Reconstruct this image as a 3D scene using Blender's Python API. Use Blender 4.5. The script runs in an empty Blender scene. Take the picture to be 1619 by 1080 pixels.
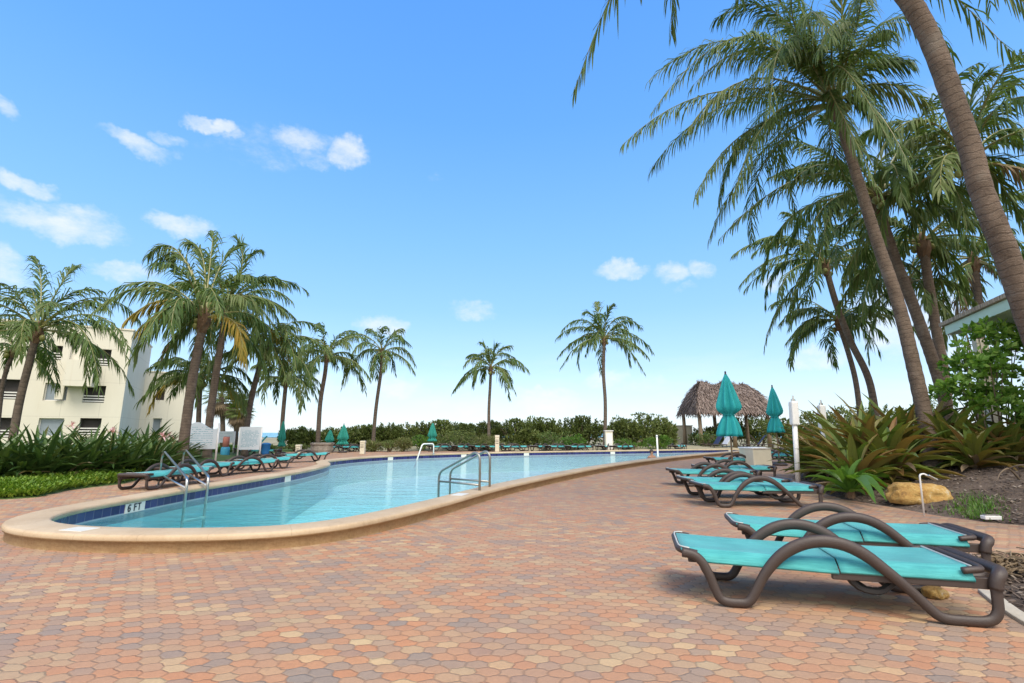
import bpy, math, random
from mathutils import Vector, Matrix, noise as mnoise
from mathutils.geometry import tessellate_polygon
R = math.radians
C = bpy.context.scene.collection
scene = bpy.context.scene
V = Vector
# ------------------------------------------------------------------ camera
H, F, PITCH, CX, CY = 1.2, 764.5, R(10.67), 809.5, 540.0
cam_d = bpy.data.cameras.new('camera')
cam = bpy.data.objects.new('camera', cam_d); C.objects.link(cam)
cam.location = (0, 0, H); cam.rotation_euler = (R(90) + PITCH, 0, 0)
cam_d.sensor_width = 36; cam_d.lens = F / 1619 * 36
cam_d.clip_start = .05; cam_d.clip_end = 9000
scene.camera = cam
CT, ST = math.cos(PITCH), math.sin(PITCH)
def ray(px, py):
    u, v = (px - CX) / F, (CY - py) / F
    return V((u, CT - v * ST, ST + v * CT))
def at(px, py, Y):                      # a measured point at distance Y
    d = ray(px, py); return V((0, 0, H)) + d * (Y / d.y)
def gr(px, py, z=0.0):                  # a measured point on level z
    d = ray(px, py); return V((0, 0, H)) + d * ((z - H) / d.z)
def xat(px, Y, z):
    return (px - CX) / F * (Y * CT + (z - H) * ST)
def mpp(px, py, Y):                     # metres per photo pixel there
    return Y / ray(px, py).y / F
# ------------------------------------------------------------------ view, sun, sky
scene.view_settings.view_transform = 'Standard'; scene.view_settings.look = 'None'
scene.view_settings.gamma = 1; scene.view_settings.exposure = 1.0
SUN_EL, SUN_AZ = R(55), R(166)          # azimuth clockwise from +Y
sd = bpy.data.lights.new('sun', 'SUN'); sd.energy = 1.85; sd.angle = R(28); sd.color = (1, .93, .80)
sun = bpy.data.objects.new('sun', sd); C.objects.link(sun)
sv = V((math.sin(SUN_AZ) * math.cos(SUN_EL), math.cos(SUN_AZ) * math.cos(SUN_EL), math.sin(SUN_EL)))
sun.rotation_euler = (-sv).to_track_quat('-Z', 'Y').to_euler(); sun.location = sv * 60

class NT:
    def __init__(s, tree): s.t = tree; s.n = tree.nodes; s.l = tree.links
    def new(s, typ, **k):
        n = s.n.new(typ)
        for a, b in k.items(): setattr(n, a, b)
        return n
    def put(s, sock, v):
        if v is None: return
        if hasattr(v, 'is_output'): s.l.new(v, sock)
        elif isinstance(v, (tuple, list, Vector)):
            v = tuple(v)
            if len(v) == 3 and sock.type == 'RGBA': v = v + (1,)
            sock.default_value = v
        else: sock.default_value = v
    def m(s, op, a, b=None, c=None, clamp=False):
        n = s.new('ShaderNodeMath', operation=op); n.use_clamp = clamp
        for i, v in enumerate((a, b, c)): s.put(n.inputs[i], v)
        return n.outputs[0]
    def v(s, op, a, b=None, out=0, scale=None):
        n = s.new('ShaderNodeVectorMath', operation=op)
        s.put(n.inputs[0], a); s.put(n.inputs[1], b)
        if scale is not None: s.put(n.inputs['Scale'], scale)
        return n.outputs['Value'] if op in ('DOT_PRODUCT', 'LENGTH', 'DISTANCE') else n.outputs[0]
    def mix(s, f, a, b, typ='RGBA', blend='MIX'):
        n = s.new('ShaderNodeMix', data_type=typ)
        if typ == 'RGBA': n.blend_type = blend
        i = {'FLOAT': (2, 3, 0), 'VECTOR': (4, 5, 1), 'RGBA': (6, 7, 2)}[typ]
        s.put(n.inputs[0], f); s.put(n.inputs[i[0]], a); s.put(n.inputs[i[1]], b)
        return n.outputs[i[2]]
    def noise(s, vec, scale, detail=3, rough=.55, out='Fac', dist=0, dim='3D'):
        n = s.new('ShaderNodeTexNoise', noise_dimensions=dim)
        s.put(n.inputs['Vector'], vec); n.inputs['Scale'].default_value = scale
        n.inputs['Detail'].default_value = detail; n.inputs['Roughness'].default_value = rough
        n.inputs['Distortion'].default_value = dist
        return n.outputs[out]
    def smooth(s, x, a, b, lo=0., hi=1.):
        n = s.new('ShaderNodeMapRange', interpolation_type='SMOOTHSTEP')
        s.put(n.inputs[0], x)
        for i, q in enumerate((a, b, lo, hi)): s.put(n.inputs[i + 1], q)
        return n.outputs[0]
    def ramp(s, f, stops, interp='LINEAR'):
        n = s.new('ShaderNodeValToRGB'); s.put(n.inputs[0], f); r = n.color_ramp; r.interpolation = interp
        while len(r.elements) < len(stops): r.elements.new(.5)
        for e, (p, c) in zip(r.elements, stops): e.position = p; e.color = tuple(c) + (1,)
        return n.outputs[0]
    def pos(s): return s.new('ShaderNodeNewGeometry').outputs['Position']
    def obj(s): return s.new('ShaderNodeTexCoord').outputs['Object']
    def attr(s, name): return s.new('ShaderNodeAttribute', attribute_name=name).outputs['Fac']
    def island(s): return s.new('ShaderNodeNewGeometry').outputs['Random Per Island']
    def orand(s): return s.new('ShaderNodeObjectInfo').outputs['Random']
    def bump(s, h, strength=.4, dist=.02):
        n = s.new('ShaderNodeBump'); s.put(n.inputs['Height'], h)
        n.inputs['Strength'].default_value = strength; n.inputs['Distance'].default_value = dist
        return n.outputs[0]

W = bpy.data.worlds.new('World'); scene.world = W; W.use_nodes = True
nt = NT(W.node_tree); nt.n.clear()
sky = nt.new('ShaderNodeTexSky', sky_type='NISHITA'); sky.sun_disc = False
sky.sun_elevation = SUN_EL; sky.sun_rotation = SUN_AZ
sky.air_density = 1.0; sky.dust_density = 0.6; sky.ozone_density = 3.0
dirv = nt.new('ShaderNodeTexCoord').outputs['Generated']
sep = nt.new('ShaderNodeSeparateXYZ'); nt.put(sep.inputs[0], dirv)
el = sep.outputs[2]
lin = lambda c: tuple((x / 12.92 if x <= .04045 else ((x + .055) / 1.055) ** 2.4) for x in (q / 255 for q in c))
tint = nt.ramp(nt.m('MAXIMUM', el, 0), [(0, lin((222, 236, 246))), (.06, lin((205, 229, 249))), (.14, lin((172, 214, 251))), (.24, lin((145, 200, 253))), (.37, lin((126, 190, 254))), (.57, lin((98, 170, 251))), (.75, lin((82, 156, 246)))])
skyc = nt.mix(.82, nt.v('SCALE', sky.outputs[0], scale=1.5), nt.v('SCALE', tint, scale=5.0))
CL = [(105, 358, 95, 25, .85), (130, 342, 50, 18, .6), (8, 422, 44, 38, .9), (285, 357, 44, 22, .95), (198, 430, 55, 18, .7), (222, 226, 62, 15, .75),
      (268, 215, 34, 14, .6), (327, 190, 36, 13, .95), (352, 205, 24, 10, .5), (490, 222, 55, 20, .75), (553, 246, 30, 26, 1), (500, 250, 40, 18, .5), (420, 214, 60, 22, .25),
      (48, 300, 34, 19, .95), (8, 288, 24, 20, 1), (5, 170, 20, 18, .7), (985, 433, 44, 19, .9), (1060, 436, 30, 22, .8), (1105, 430, 22, 20, .7), (1085, 463, 24, 9, .5),
      (742, 485, 40, 18, .6), (602, 518, 40, 20, .85), (1300, 567, 52, 20, 1), (870, 630, 70, 22, .85), (985, 607, 70, 22, .6), (1235, 440, 26, 20, .8), (625, 612, 70, 24, .6),
      (692, 278, 14, 12, .3), (1430, 500, 90, 70, .9), (540, 610, 70, 30, .6), (400, 240, 80, 26, .3), (1560, 560, 80, 50, .8), (740, 640, 90, 20, .5), (1080, 640, 90, 20, .4), (1450, 250, 160, 120, .35)]
acc = None
wob = nt.noise(dirv, 9, 5, .65, 'Color')
dd = nt.v('ADD', dirv, nt.v('SCALE', nt.v('SUBTRACT', wob, (.5, .5, .5)), scale=.085))
for (px, py, sx, sy, st) in CL:
    c = ray(px, py).normalized(); r = c.cross(V((0, 0, 1))).normalized(); w = r.cross(c)
    k = mpp(px, py, 1.0) * ray(px, py).y / (1 / ray(px, py).length) if False else 1 / F / ray(px, py).length
    a = nt.v('DOT_PRODUCT', dd, r / (sx * k)); b = nt.v('DOT_PRODUCT', dd, w / (sy * k))
    q = nt.m('ADD', nt.m('MULTIPLY', a, a), nt.m('MULTIPLY', b, b))
    g = nt.m('MULTIPLY', nt.smooth(q, 0.0, 1.5, 1, 0), st)
    g = nt.m('MULTIPLY', g, nt.m('GREATER_THAN', nt.v('DOT_PRODUCT', dirv, c), 0.3))
    acc = g if acc is None else nt.m('MAXIMUM', acc, g)
cn = nt.noise(nt.v('MULTIPLY', dirv, (1, 1, 1.8)), 14, 7, .65)
dens = nt.smooth(nt.m('ADD', acc, nt.m('MULTIPLY', nt.m('SUBTRACT', cn, .5), 2.0)), .10, 1.45)
dens = nt.m('MULTIPLY', dens, nt.smooth(acc, .02, .3))
# thin low cloud along the horizon
hb = nt.noise(nt.v('MULTIPLY', dirv, (1, 1, 4.5)), 5, 5, .6)
low = nt.m('MULTIPLY', nt.smooth(hb, .45, .8), nt.smooth(el, .02, .22, .34, 0))
dens = nt.m('MAXIMUM', nt.m('MULTIPLY', dens, .80), low)
skyc = nt.mix(dens, skyc, (4.6, 4.65, 4.9))
# unseen bright cloud bank added behind the camera to fill and soften the shadows
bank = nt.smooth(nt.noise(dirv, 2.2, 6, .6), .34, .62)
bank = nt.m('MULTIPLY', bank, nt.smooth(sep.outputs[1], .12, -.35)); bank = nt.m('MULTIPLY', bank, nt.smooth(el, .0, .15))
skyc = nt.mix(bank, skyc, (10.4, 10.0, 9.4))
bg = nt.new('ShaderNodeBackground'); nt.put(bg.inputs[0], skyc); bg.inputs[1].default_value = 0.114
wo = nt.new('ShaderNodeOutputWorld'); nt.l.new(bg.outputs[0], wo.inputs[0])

# ------------------------------------------------------------------ helpers
rng = random.Random(11)
def tag(o, label=None, cat=None, group=None, kind=None):
    for k, v in (('label', label), ('category', cat), ('group', group), ('kind', kind)):
        if v: o[k] = v
    return o
def thing(name, label, cat, loc=(0, 0, 0), rz=0, group=None):
    o = bpy.data.objects.new(name, None); C.objects.link(o); o.empty_display_size = .2
    o.location = loc; o.rotation_euler = (0, 0, rz)
    return tag(o, label, cat, group)
def dup(o, parent=None):
    c = o.copy(); C.objects.link(c); c.parent = parent
    for ch in [k for k in bpy.data.objects if k.parent == o]: dup(ch, c)
    return c
def clear_kids_cache(): pass
class MB:
    def __init__(s): s.v = []; s.f = []; s.mi = []; s.at = []
    def add(s, vs, fs, mi=0, at=None):
        b = len(s.v); s.v += [tuple(v) for v in vs]
        s.f += [tuple(b + i for i in f) for f in fs]; s.mi += [mi] * len(fs)
        s.at += (at if at is not None else [0.0] * len(vs))
    def box(s, c, d, rz=0, mi=0, M=None):
        x, y, z = d[0] / 2, d[1] / 2, d[2] / 2
        vs = [V((a, b, e)) for a in (-x, x) for b in (-y, y) for e in (-z, z)]
        rm = Matrix.Rotation(rz, 3, 'Z') if M is None else M
        vs = [rm @ p + V(c) for p in vs]
        s.add(vs, [(0, 1, 3, 2), (4, 6, 7, 5), (0, 4, 5, 1), (2, 3, 7, 6), (0, 2, 6, 4), (1, 5, 7, 3)], mi)
    def tube(s, pts, rad, n=8, mi=0, cap=True, ell=None, up=None, a0=0.0):
        pts = [V(p) for p in pts]; N = len(pts)
        if not hasattr(rad, '__len__'): rad = [rad] * N
        vs, at = [], []; prev = None; L = a0
        for i, p in enumerate(pts):
            t = (pts[min(i + 1, N - 1)] - pts[max(i - 1, 0)])
            if t.length < 1e-9: t = V((0, 0, 1))
            t.normalize()
            if prev is None:
                u = V(up) if up else (V((0, 1, 0)) if abs(t.y) < .9 else V((1, 0, 0)))
            else: u = prev
            u = (u - t * u.dot(t))
            u = u.normalized() if u.length > 1e-6 else t.orthogonal().normalized()
            prev = u; w = t.cross(u)
            if i: L += (p - pts[i - 1]).length
            for k in range(n):
                a = 2 * math.pi * (k + .5) / n; ca, sa = math.cos(a), math.sin(a)
                if ell: ca *= ell[0]; sa *= ell[1]
                vs.append(p + u * (ca * rad[i]) + w * (sa * rad[i])); at.append(L)
        fs = [(i * n + k, i * n + (k + 1) % n, (i + 1) * n + (k + 1) % n, (i + 1) * n + k) for i in range(N - 1) for k in range(n)]
        if cap: fs += [tuple(range(n - 1, -1, -1)), tuple((N - 1) * n + k for k in range(n))]
        s.add(vs, fs, mi, at)
    def lathe(s, prof, c=(0, 0, 0), n=16, mi=0, fold=None):
        vs, fs = [], []
        for j, (r, z) in enumerate(prof):
            for k in range(n):
                a = 2 * math.pi * k / n; q = r * (fold(a, j, z) if fold else 1)
                vs.append((c[0] + q * math.cos(a), c[1] + q * math.sin(a), c[2] + z))
        N = len(prof)
        fs = [(i * n + k, i * n + (k + 1) % n, (i + 1) * n + (k + 1) % n, (i + 1) * n + k) for i in range(N - 1) for k in range(n)]
        fs += [tuple(range(n - 1, -1, -1)), tuple((N - 1) * n + k for k in range(n))]
        s.add(vs, fs, mi)
    def prism(s, poly, z0, z1, mi=0):
        n = len(poly); vs = [(p[0], p[1], z0) for p in poly] + [(p[0], p[1], z1) for p in poly]
        fs = [(i, (i + 1) % n, n + (i + 1) % n, n + i) for i in range(n)] + [tuple(range(n - 1, -1, -1)), tuple(range(n, 2 * n))]
        s.add(vs, fs, mi)
    def build(s, name, mats, parent=None, smooth=False, bevel=0, loc=None):
        me = bpy.data.meshes.new(name); me.from_pydata(s.v, [], s.f)
        if not isinstance(mats, (list, tuple)): mats = [mats]
        for m in mats: me.materials.append(m)
        me.polygons.foreach_set('material_index', s.mi)
        if any(s.at):
            a = me.attributes.new('along', 'FLOAT', 'POINT'); a.data.foreach_set('value', s.at)
        if smooth: me.polygons.foreach_set('use_smooth', [True] * len(s.f))
        me.update(); o = bpy.data.objects.new(name, me); C.objects.link(o)
        if parent: o.parent = parent
        if loc: o.location = loc
        if bevel:
            b = o.modifiers.new('bevel', 'BEVEL'); b.width = bevel; b.segments = 2; b.limit_method = 'ANGLE'; b.angle_limit = R(40)
        return o
def catmull(P, n=6, closed=False):
    P = [V(p) for p in P]; out = []; N = len(P)
    for i in range(N if closed else N - 1):
        g = (lambda k: P[k % N]) if closed else (lambda k: P[max(0, min(N - 1, k))])
        a, b, c, d = g(i - 1), g(i), g(i + 1), g(i + 2)
        for j in range(n):
            t = j / n
            out.append(.5 * ((2 * b) + (c - a) * t + (2 * a - 5 * b + 4 * c - d) * t * t + (3 * b - a - 3 * c + d) * t ** 3))
    if not closed: out.append(P[-1])
    return out
def resample(P, step, closed=True):
    Q = P + [P[0]] if closed else P; out = [Q[0]]; acc = 0
    for a, b in zip(Q, Q[1:]):
        L = (b - a).length; d = step - acc
        while d <= L:
            out.append(a + (b - a) * (d / L)); d += step
        acc = L - (d - step)
    if closed and (out[-1] - out[0]).length < step * .5: out.pop()
    return out
def bez(a, b, c, t): return a * ((1 - t) ** 2) + b * (2 * t * (1 - t)) + c * (t * t)
def bezt(a, b, c, t): return ((b - a) * (2 * (1 - t)) + (c - b) * (2 * t))
UP = V((0, 0, 1))

# ------------------------------------------------------------------ materials
def newmat(name):
    m = bpy.data.materials.new(name); m.use_nodes = True; n = NT(m.node_tree); n.n.clear()
    out = n.new('ShaderNodeOutputMaterial'); p = n.new('ShaderNodeBsdfPrincipled'); n.l.new(p.outputs[0], out.inputs[0])
    return m, n, p, out
def plain(name, col, rough=.6, metal=0, var=.12, scale=6, bump=0, bscale=40, spec=.5):
    m, n, p, o = newmat(name); P = n.obj()
    f = n.noise(P, scale, 4); lo = tuple(c * (1 - var) for c in col); hi = tuple(min(1, c * (1 + var)) for c in col)
    n.put(p.inputs['Base Color'], n.mix(f, lo, hi)); p.inputs['Roughness'].default_value = rough
    p.inputs['Metallic'].default_value = metal; p.inputs['Specular IOR Level'].default_value = spec
    if bump: n.put(p.inputs['Normal'], n.bump(n.noise(P, bscale, 3), bump, .01))
    return m
def leafmat(name, stops, rough=.45, trans=.3, obj_mix=.0):
    m, n, p, out = newmat(name)
    f = n.island()
    if obj_mix: f = n.m('ADD', n.m('MULTIPLY', f, 1 - obj_mix), n.m('MULTIPLY', n.orand(), obj_mix))
    f = n.m('ADD', n.m('MULTIPLY', f, .75), n.m('MULTIPLY', n.noise(n.pos(), 1.3, 2), .25))
    c = n.ramp(f, stops); n.put(p.inputs['Base Color'], c); p.inputs['Roughness'].default_value = rough
    p.inputs['Specular IOR Level'].default_value = .28
    if trans:
        t = n.new('ShaderNodeBsdfTranslucent'); n.put(t.inputs[0], n.v('MULTIPLY', c, (1.3, 1.35, .6)))
        ms = n.new('ShaderNodeMixShader'); ms.inputs[0].default_value = trans
        n.l.new(p.outputs[0], ms.inputs[1]); n.l.new(t.outputs[0], ms.inputs[2]); n.l.new(ms.outputs[0], out.inputs[0])
    return m
M = {}
M['frond'] = leafmat('coconut_leaflets', [(0, (.040, .080, .018)), (.5, (.095, .145, .034)), (1, (.185, .205, .08))], .52, .30, .55)
M['frond_yellow'] = leafmat('yellowing_leaflets', [(0, (.13, .14, .02)), (.5, (.27, .21, .032)), (1, (.40, .22, .035))], .5, .3, .4)
M['frond_dead'] = leafmat('dry_leaflets', [(0, (.12, .085, .05)), (1, (.30, .22, .14))], .8, .15, .3)
M['rachis'] = plain('leaf_stalk', (.20, .19, .06), .5, 0, .3, 2)
M['fibre'] = plain('palm_fibre', (.13, .075, .04), .9, 0, .5, 14, .8, 40)
M['coconut'] = plain('coconut_husk', (.20, .20, .05), .5, 0, .3, 5)
M['crinum'] = leafmat('lily_leaves', [(0, (.022, .050, .014)), (.45, (.05, .095, .024)), (.78, (.09, .14, .035)), (.88, (.12, .07, .035)), (1, (.21, .19, .08))], .35, .22)
M['bronze'] = leafmat('bronze_leaves', [(0, (.04, .065, .016)), (.3, (.11, .155, .03)), (.55, (.17, .155, .04)), (.8, (.21, .11, .04)), (.92, (.09, .15, .03)), (1, (.42, .36, .22))], .35, .25)
M['bright'] = leafmat('bright_leaves', [(0, (.05, .11, .018)), (.6, (.10, .20, .03)), (1, (.20, .30, .06))], .35, .35)
M['grape'] = leafmat('hedge_leaves', [(0, (.06, .085, .022)), (.5, (.115, .15, .038)), (.85, (.17, .195, .06)), (1, (.20, .16, .08))], .45, .2)
M['hedge_bright'] = leafmat('pale_bush_leaves', [(0, (.05, .09, .02)), (.6, (.11, .16, .04)), (1, (.20, .22, .08))], .45, .25)
M['cover'] = leafmat('cover_leaves', [(0, (.07, .13, .015)), (.6, (.15, .25, .03)), (1, (.30, .36, .07))], .5, .3)
M['sea_oat'] = leafmat('grassy_blades', [(0, (.09, .12, .03)), (.6, (.18, .20, .07)), (1, (.34, .28, .17))], .55, .25)
M['shrub'] = leafmat('shrub_leaves', [(0, (.07, .15, .02)), (.6, (.15, .29, .045)), (1, (.32, .44, .11))], .4, .4)
M['petal'] = leafmat('pink_petals', [(0, (.55, .25, .30)), (1, (.85, .60, .62))], .5, .3)
M['twig'] = plain('twigs', (.14, .10, .065), .9, 0, .3, 6)
def bark(name, dark, light, freq):
    m, n, p, o = newmat(name); a = n.attr('along'); P = n.pos()
    nz = n.noise(P, 5, 3); fine = n.noise(n.v('MULTIPLY', P, (1, 1, 2.2)), 34, 5, .7)
    ring = n.m('SINE', n.m('ADD', n.m('MULTIPLY', a, freq), n.m('ADD', n.m('MULTIPLY', nz, 7.0), n.m('MULTIPLY', fine, 1.6))))
    crack = n.smooth(ring, .72, 1.0)
    f = n.m('ADD', n.m('MULTIPLY', nz, .6), n.m('MULTIPLY', fine, .55))
    c = n.ramp(f, [(.3, dark), (.75, light)])
    c = n.mix(n.m('MULTIPLY', n.m('MULTIPLY', crack, n.smooth(fine, .35, .6)), .5), c, tuple(x * .35 for x in dark))
    c = n.mix(n.smooth(n.noise(P, 2.1, 4), .58, .75, 0, .4), c, (.26, .23, .19))
    n.put(p.inputs['Base Color'], c); p.inputs['Roughness'].default_value = .92; p.inputs['Specular IOR Level'].default_value = .2
    h = n.m('SUBTRACT', n.m('MULTIPLY', fine, 1.5), n.m('MULTIPLY', crack, .5))
    n.put(p.inputs['Normal'], n.bump(h, .8, .02))
    return m
M['bark'] = bark('coconut_bark', (.066, .047, .034), (.205, .152, .113), 62)
M['bark_far'] = bark('distant_bark', (.075, .058, .045), (.17, .13, .10), 34)
# furniture
M['resin'] = plain('brown_resin', (.046, .031, .025), .55, 0, .22, 7, .2, 90)
M['resin_black'] = plain('black_rubber', (.018, .017, .017), .6)
M['white_edge'] = plain('pale_trim_and_highlight', (.45, .45, .42), .5)
def sling():
    m, n, p, o = newmat('teal_mesh_fabric'); P = n.obj()
    w1 = n.m('SINE', n.m('MULTIPLY', n.new('ShaderNodeSeparateXYZ').outputs[0], 1)) if False else None
    s = n.new('ShaderNodeSeparateXYZ'); n.put(s.inputs[0], P)
    wx = n.m('SINE', n.m('MULTIPLY', s.outputs[0], 1400)); wy = n.m('SINE', n.m('MULTIPLY', s.outputs[1], 1400))
    f = n.noise(P, 3.5, 4); st = n.noise(n.v('MULTIPLY', P, (2, 30, 2)), 3, 2)
    c = n.mix(n.smooth(n.m('ADD', n.m('MULTIPLY', f, .5), n.m('MULTIPLY', st, .5)), .3, .7), (.022, .245, .25), (.065, .40, .385))
    c = n.mix(n.smooth(n.orand(), .2, .9, 0, .35), c, (.05, .36, .34))
    n.put(p.inputs['Base Color'], c); p.inputs['Roughness'].default_value = .55
    p.inputs['Sheen Weight'].default_value = .15
    n.put(p.inputs['Normal'], n.bump(n.m('ADD', n.m('MULTIPLY', n.m('MULTIPLY', wx, wy), .12), n.m('ADD', n.m('MULTIPLY', st, .9), n.noise(n.v('MULTIPLY', P, (6, 1.5, 1)), 2.2, 2))), .5, .012))
    return m
M['sling'] = sling()
M['canvas'] = plain('teal_canvas', (.014, .31, .31), .8, 0, .22, 3, .15, 60)
M['canvas_far'] = plain('green_canvas', (.012, .20, .155), .8, 0, .2, 3)
M['wood'] = plain('weathered_wood', (.26, .19, .12), .8, 0, .3, 5, .4, 30)
M['steel'] = plain('brushed_steel', (.52, .50, .46), .28, 1, .08, 5)
M['steel_dark'] = plain('weathered_steel', (.30, .29, .26), .34, .8, .2, 6)
M['white'] = plain('white_plastic', (.72, .70, .66), .5, 0, .06, 4)
M['cream'] = plain('cream_plastic', (.60, .55, .42), .6, 0, .12, 4)
M['sign'] = plain('sign_face', (.60, .64, .67), .5, 0, .05, 3)
M['ink'] = plain('sign_ink', (.16, .36, .42), .6)
M['navyink'] = plain('dark_lettering', (.02, .02, .03), .5)
M['tile_white'] = plain('white_tile', (.62, .60, .54), .35, 0, .08, 8)
m, n, p, o = newmat('yellow_limestone'); P = n.obj()
c = n.ramp(n.m('ADD', n.m('MULTIPLY', n.noise(P, 4, 5, .7), .65), n.m('MULTIPLY', n.noise(P, 24, 4, .7), .35)), [(.32, (.13, .07, .025)), (.45, (.36, .20, .055)), (.56, (.46, .29, .09)), (.66, (.50, .42, .30))])
n.put(p.inputs['Base Color'], c); p.inputs['Roughness'].default_value = .95; n.put(p.inputs['Normal'], n.bump(n.noise(P, 9, 6, .75), 1, .05)); M['rock'] = m
M['rock_grey'] = plain('grey_stone', (.27, .23, .19), .9, 0, .3, 5, 1, 14)
M['concrete'] = plain('pale_concrete', (.42, .37, .30), .9, 0, .2, 5, .4, 40)
M['blue'] = plain('blue_plastic', (.02, .16, .42), .5)
M['skyblue'] = plain('light_blue_paint', (.05, .33, .50), .5)
M['salmon'] = plain('salmon_paint', (.55, .20, .15), .6)
M['skin'] = plain('skin', (.30, .15, .09), .55)
M['hair'] = plain('dark_hair', (.03, .018, .012), .6)
M['stripe_dark'] = plain('navy_fabric', (.02, .035, .09), .8)
M['stripe_pale'] = plain('pale_towel', (.45, .47, .52), .9)
# ------------------------------------------------------------------ the pool outline (inner coping edge)
TOP, WATER = .18, -.05
near_px = [(76, 820), (97, 827), (140, 831), (220, 834), (320, 834), (430, 831), (520, 822), (600, 807), (680, 789), (740, 774), (800, 761), (870, 748), (940, 736), (1010, 726.5), (1080, 719), (1140, 714.2), (1180, 711.2)]
far_px = [(1190, 709.9), (1100, 710.3), (1030, 711.2), (960, 712.2), (880, 713.3), (800, 714.6), (720, 716.4), (650, 718.6), (590, 721.5), (545, 725), (519, 728.4), (522, 733), (505, 738.3), (470, 745.5), (400, 757), (300, 772.5), (215, 787), (150, 798), (100, 809)]
pool = resample(catmull([gr(x, y, TOP) for x, y in near_px + far_px], 10, True), .16)
pool = [V((p.x, p.y, 0)) for p in pool]
for _ in range(3):
    N = len(pool); pool = [(pool[i - 1] + pool[i] * 2 + pool[(i + 1) % N]) / 4 for i in range(N)]
N = len(pool)
area = sum(a.x * b.y - b.x * a.y for a, b in zip(pool, pool[1:] + pool[:1]))
if area < 0: pool.reverse()
def offset(P, d):                        # counter-clockwise outline, outward for d > 0
    out = []
    for i in range(len(P)):
        t = (P[(i + 1) % len(P)] - P[i - 1]).normalized(); out.append(P[i] + V((t.y, -t.x, 0)) * d)
    return out
def sheet(name, outer, hole, z, mat):
    loops = [[V((p[0], p[1], 0)) for p in outer]] + ([[V((p.x, p.y, 0)) for p in hole]] if hole else [])
    tri = tessellate_polygon(loops); vs = [p for l in loops for p in l]
    mb = MB(); fs = []
    for t in tri:
        a, b, c = (vs[i] for i in t)
        fs.append(tuple(t) if (b - a).cross(c - a).z > 0 else tuple(reversed(t)))
    mb.add([(p.x, p.y, z) for p in vs], fs)
    return tag(mb.build(name, mat), kind='structure')
hole = offset(pool, .20)
# ground material
m, n, p, o = newmat('sandy_ground'); P = n.pos()
n.put(p.inputs['Base Color'], n.ramp(n.m('ADD', n.m('MULTIPLY', n.noise(P, .15, 4), .6), n.m('MULTIPLY', n.noise(P, 6, 4), .4)), [(.3, (.16, .14, .07)), (.5, (.24, .21, .12)), (.7, (.36, .31, .21))]))
p.inputs['Roughness'].default_value = 1; M['ground'] = m
sheet('ground', [(-4000, -300), (4000, -300), (4000, 4000), (-4000, 4000)], hole, -.012, M['ground'])
m, n, p, o = newmat('sea_surface'); P = n.pos()
n.put(p.inputs['Base Color'], (.10, .30, .36)); p.inputs['Roughness'].default_value = .25
n.put(p.inputs['Normal'], n.bump(n.noise(n.v('MULTIPLY', P, (1, 3, 1)), .5, 4), .6, .6)); M['sea'] = m
sheet('sea', [(-4000, 120), (4000, 120), (4000, 4000), (-4000, 4000)], None, .06, M['sea'])
# pavers
m, n, p, o = newmat('hexagon_pavers')
P = n.pos(); sc_ = 1 / .111
rot = n.new('ShaderNodeVectorRotate', rotation_type='Z_AXIS'); n.put(rot.inputs['Vector'], P); rot.inputs['Angle'].default_value = R(4)
w = n.v('SUBTRACT', n.noise(P, 14, 2, .5, 'Color'), (.5, .5, .5))
w2 = n.v('SUBTRACT', n.noise(P, 1.1, 2, .5, 'Color'), (.5, .5, .5))
pp = n.v('ADD', rot.outputs[0], n.v('ADD', n.v('SCALE', w, scale=.05), n.v('SCALE', w2, scale=.06)))
pp = n.v('MULTIPLY', pp, (sc_ * .86, sc_ * 1.30, 0)); pp = n.v('ADD', pp, (800, 400 * 1.7320508, 0))
r_ = (1, 1.7320508, 1); h_ = (.5, .8660254, 0)
a = n.v('SUBTRACT', n.v('MODULO', pp, r_), h_); b = n.v('SUBTRACT', n.v('MODULO', n.v('SUBTRACT', pp, h_), r_), h_)
gvv = n.mix(n.m('LESS_THAN', n.v('LENGTH', a), n.v('LENGTH', b)), b, a, 'VECTOR')
idv = n.v('FLOOR', n.v('ADD', n.v('DIVIDE', n.v('SUBTRACT', pp, gvv), (.5, .8660254, 1)), (.5, .5, .5)))
q = n.v('ABSOLUTE', gvv); e = n.m('SUBTRACT', .5, n.m('MAXIMUM', n.v('DOT_PRODUCT', q, (1, 0, 0)), n.v('DOT_PRODUCT', q, (.5, .8660254, 0))))
wn = n.new('ShaderNodeTexWhiteNoise', noise_dimensions='2D'); n.put(wn.inputs['Vector'], idv)
rnd = wn.outputs['Value']
wn2 = n.new('ShaderNodeTexWhiteNoise', noise_dimensions='2D'); n.put(wn2.inputs['Vector'], n.v('ADD', idv, (31.7, 11.3, 0)))
clus = n.noise(n.v('MULTIPLY', idv, (.5, .62, 0)), .26, 3, .6)          # neighbouring pavers from one pallet
t = n.m('ADD', n.m('MULTIPLY', clus, 1.05), n.m('MULTIPLY', n.m('SUBTRACT', rnd, .5), .29))
col = n.ramp(t, [(.26, (.225, .178, .145)), (.40, (.275, .19, .135)), (.46, (.345, .205, .125)), (.55, (.385, .18, .093)), (.63, (.36, .222, .13)), (.74, (.355, .25, .148))])
col = n.mix(n.smooth(wn2.outputs['Value'], .90, .93, 0, .5), col, (.21, .17, .145))
col = n.mix(n.smooth(wn2.outputs['Value'], .10, .08, 0, .6), col, (.46, .33, .18))
fine = n.noise(P, 60, 5, .7); blot = n.noise(P, .55, 4)
col = n.mix(1.0, col, n.mix(n.m('ADD', n.m('MULTIPLY', fine, .6), n.m('MULTIPLY', n.noise(P, 17, 4, .7), .4)), (.68, .69, .70), (1.47, 1.45, 1.42)), blend='MULTIPLY')
col = n.mix(n.smooth(n.noise(P, 2.6, 5, .7), .60, .74, 0, .38), col, (.15, .105, .08))
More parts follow.
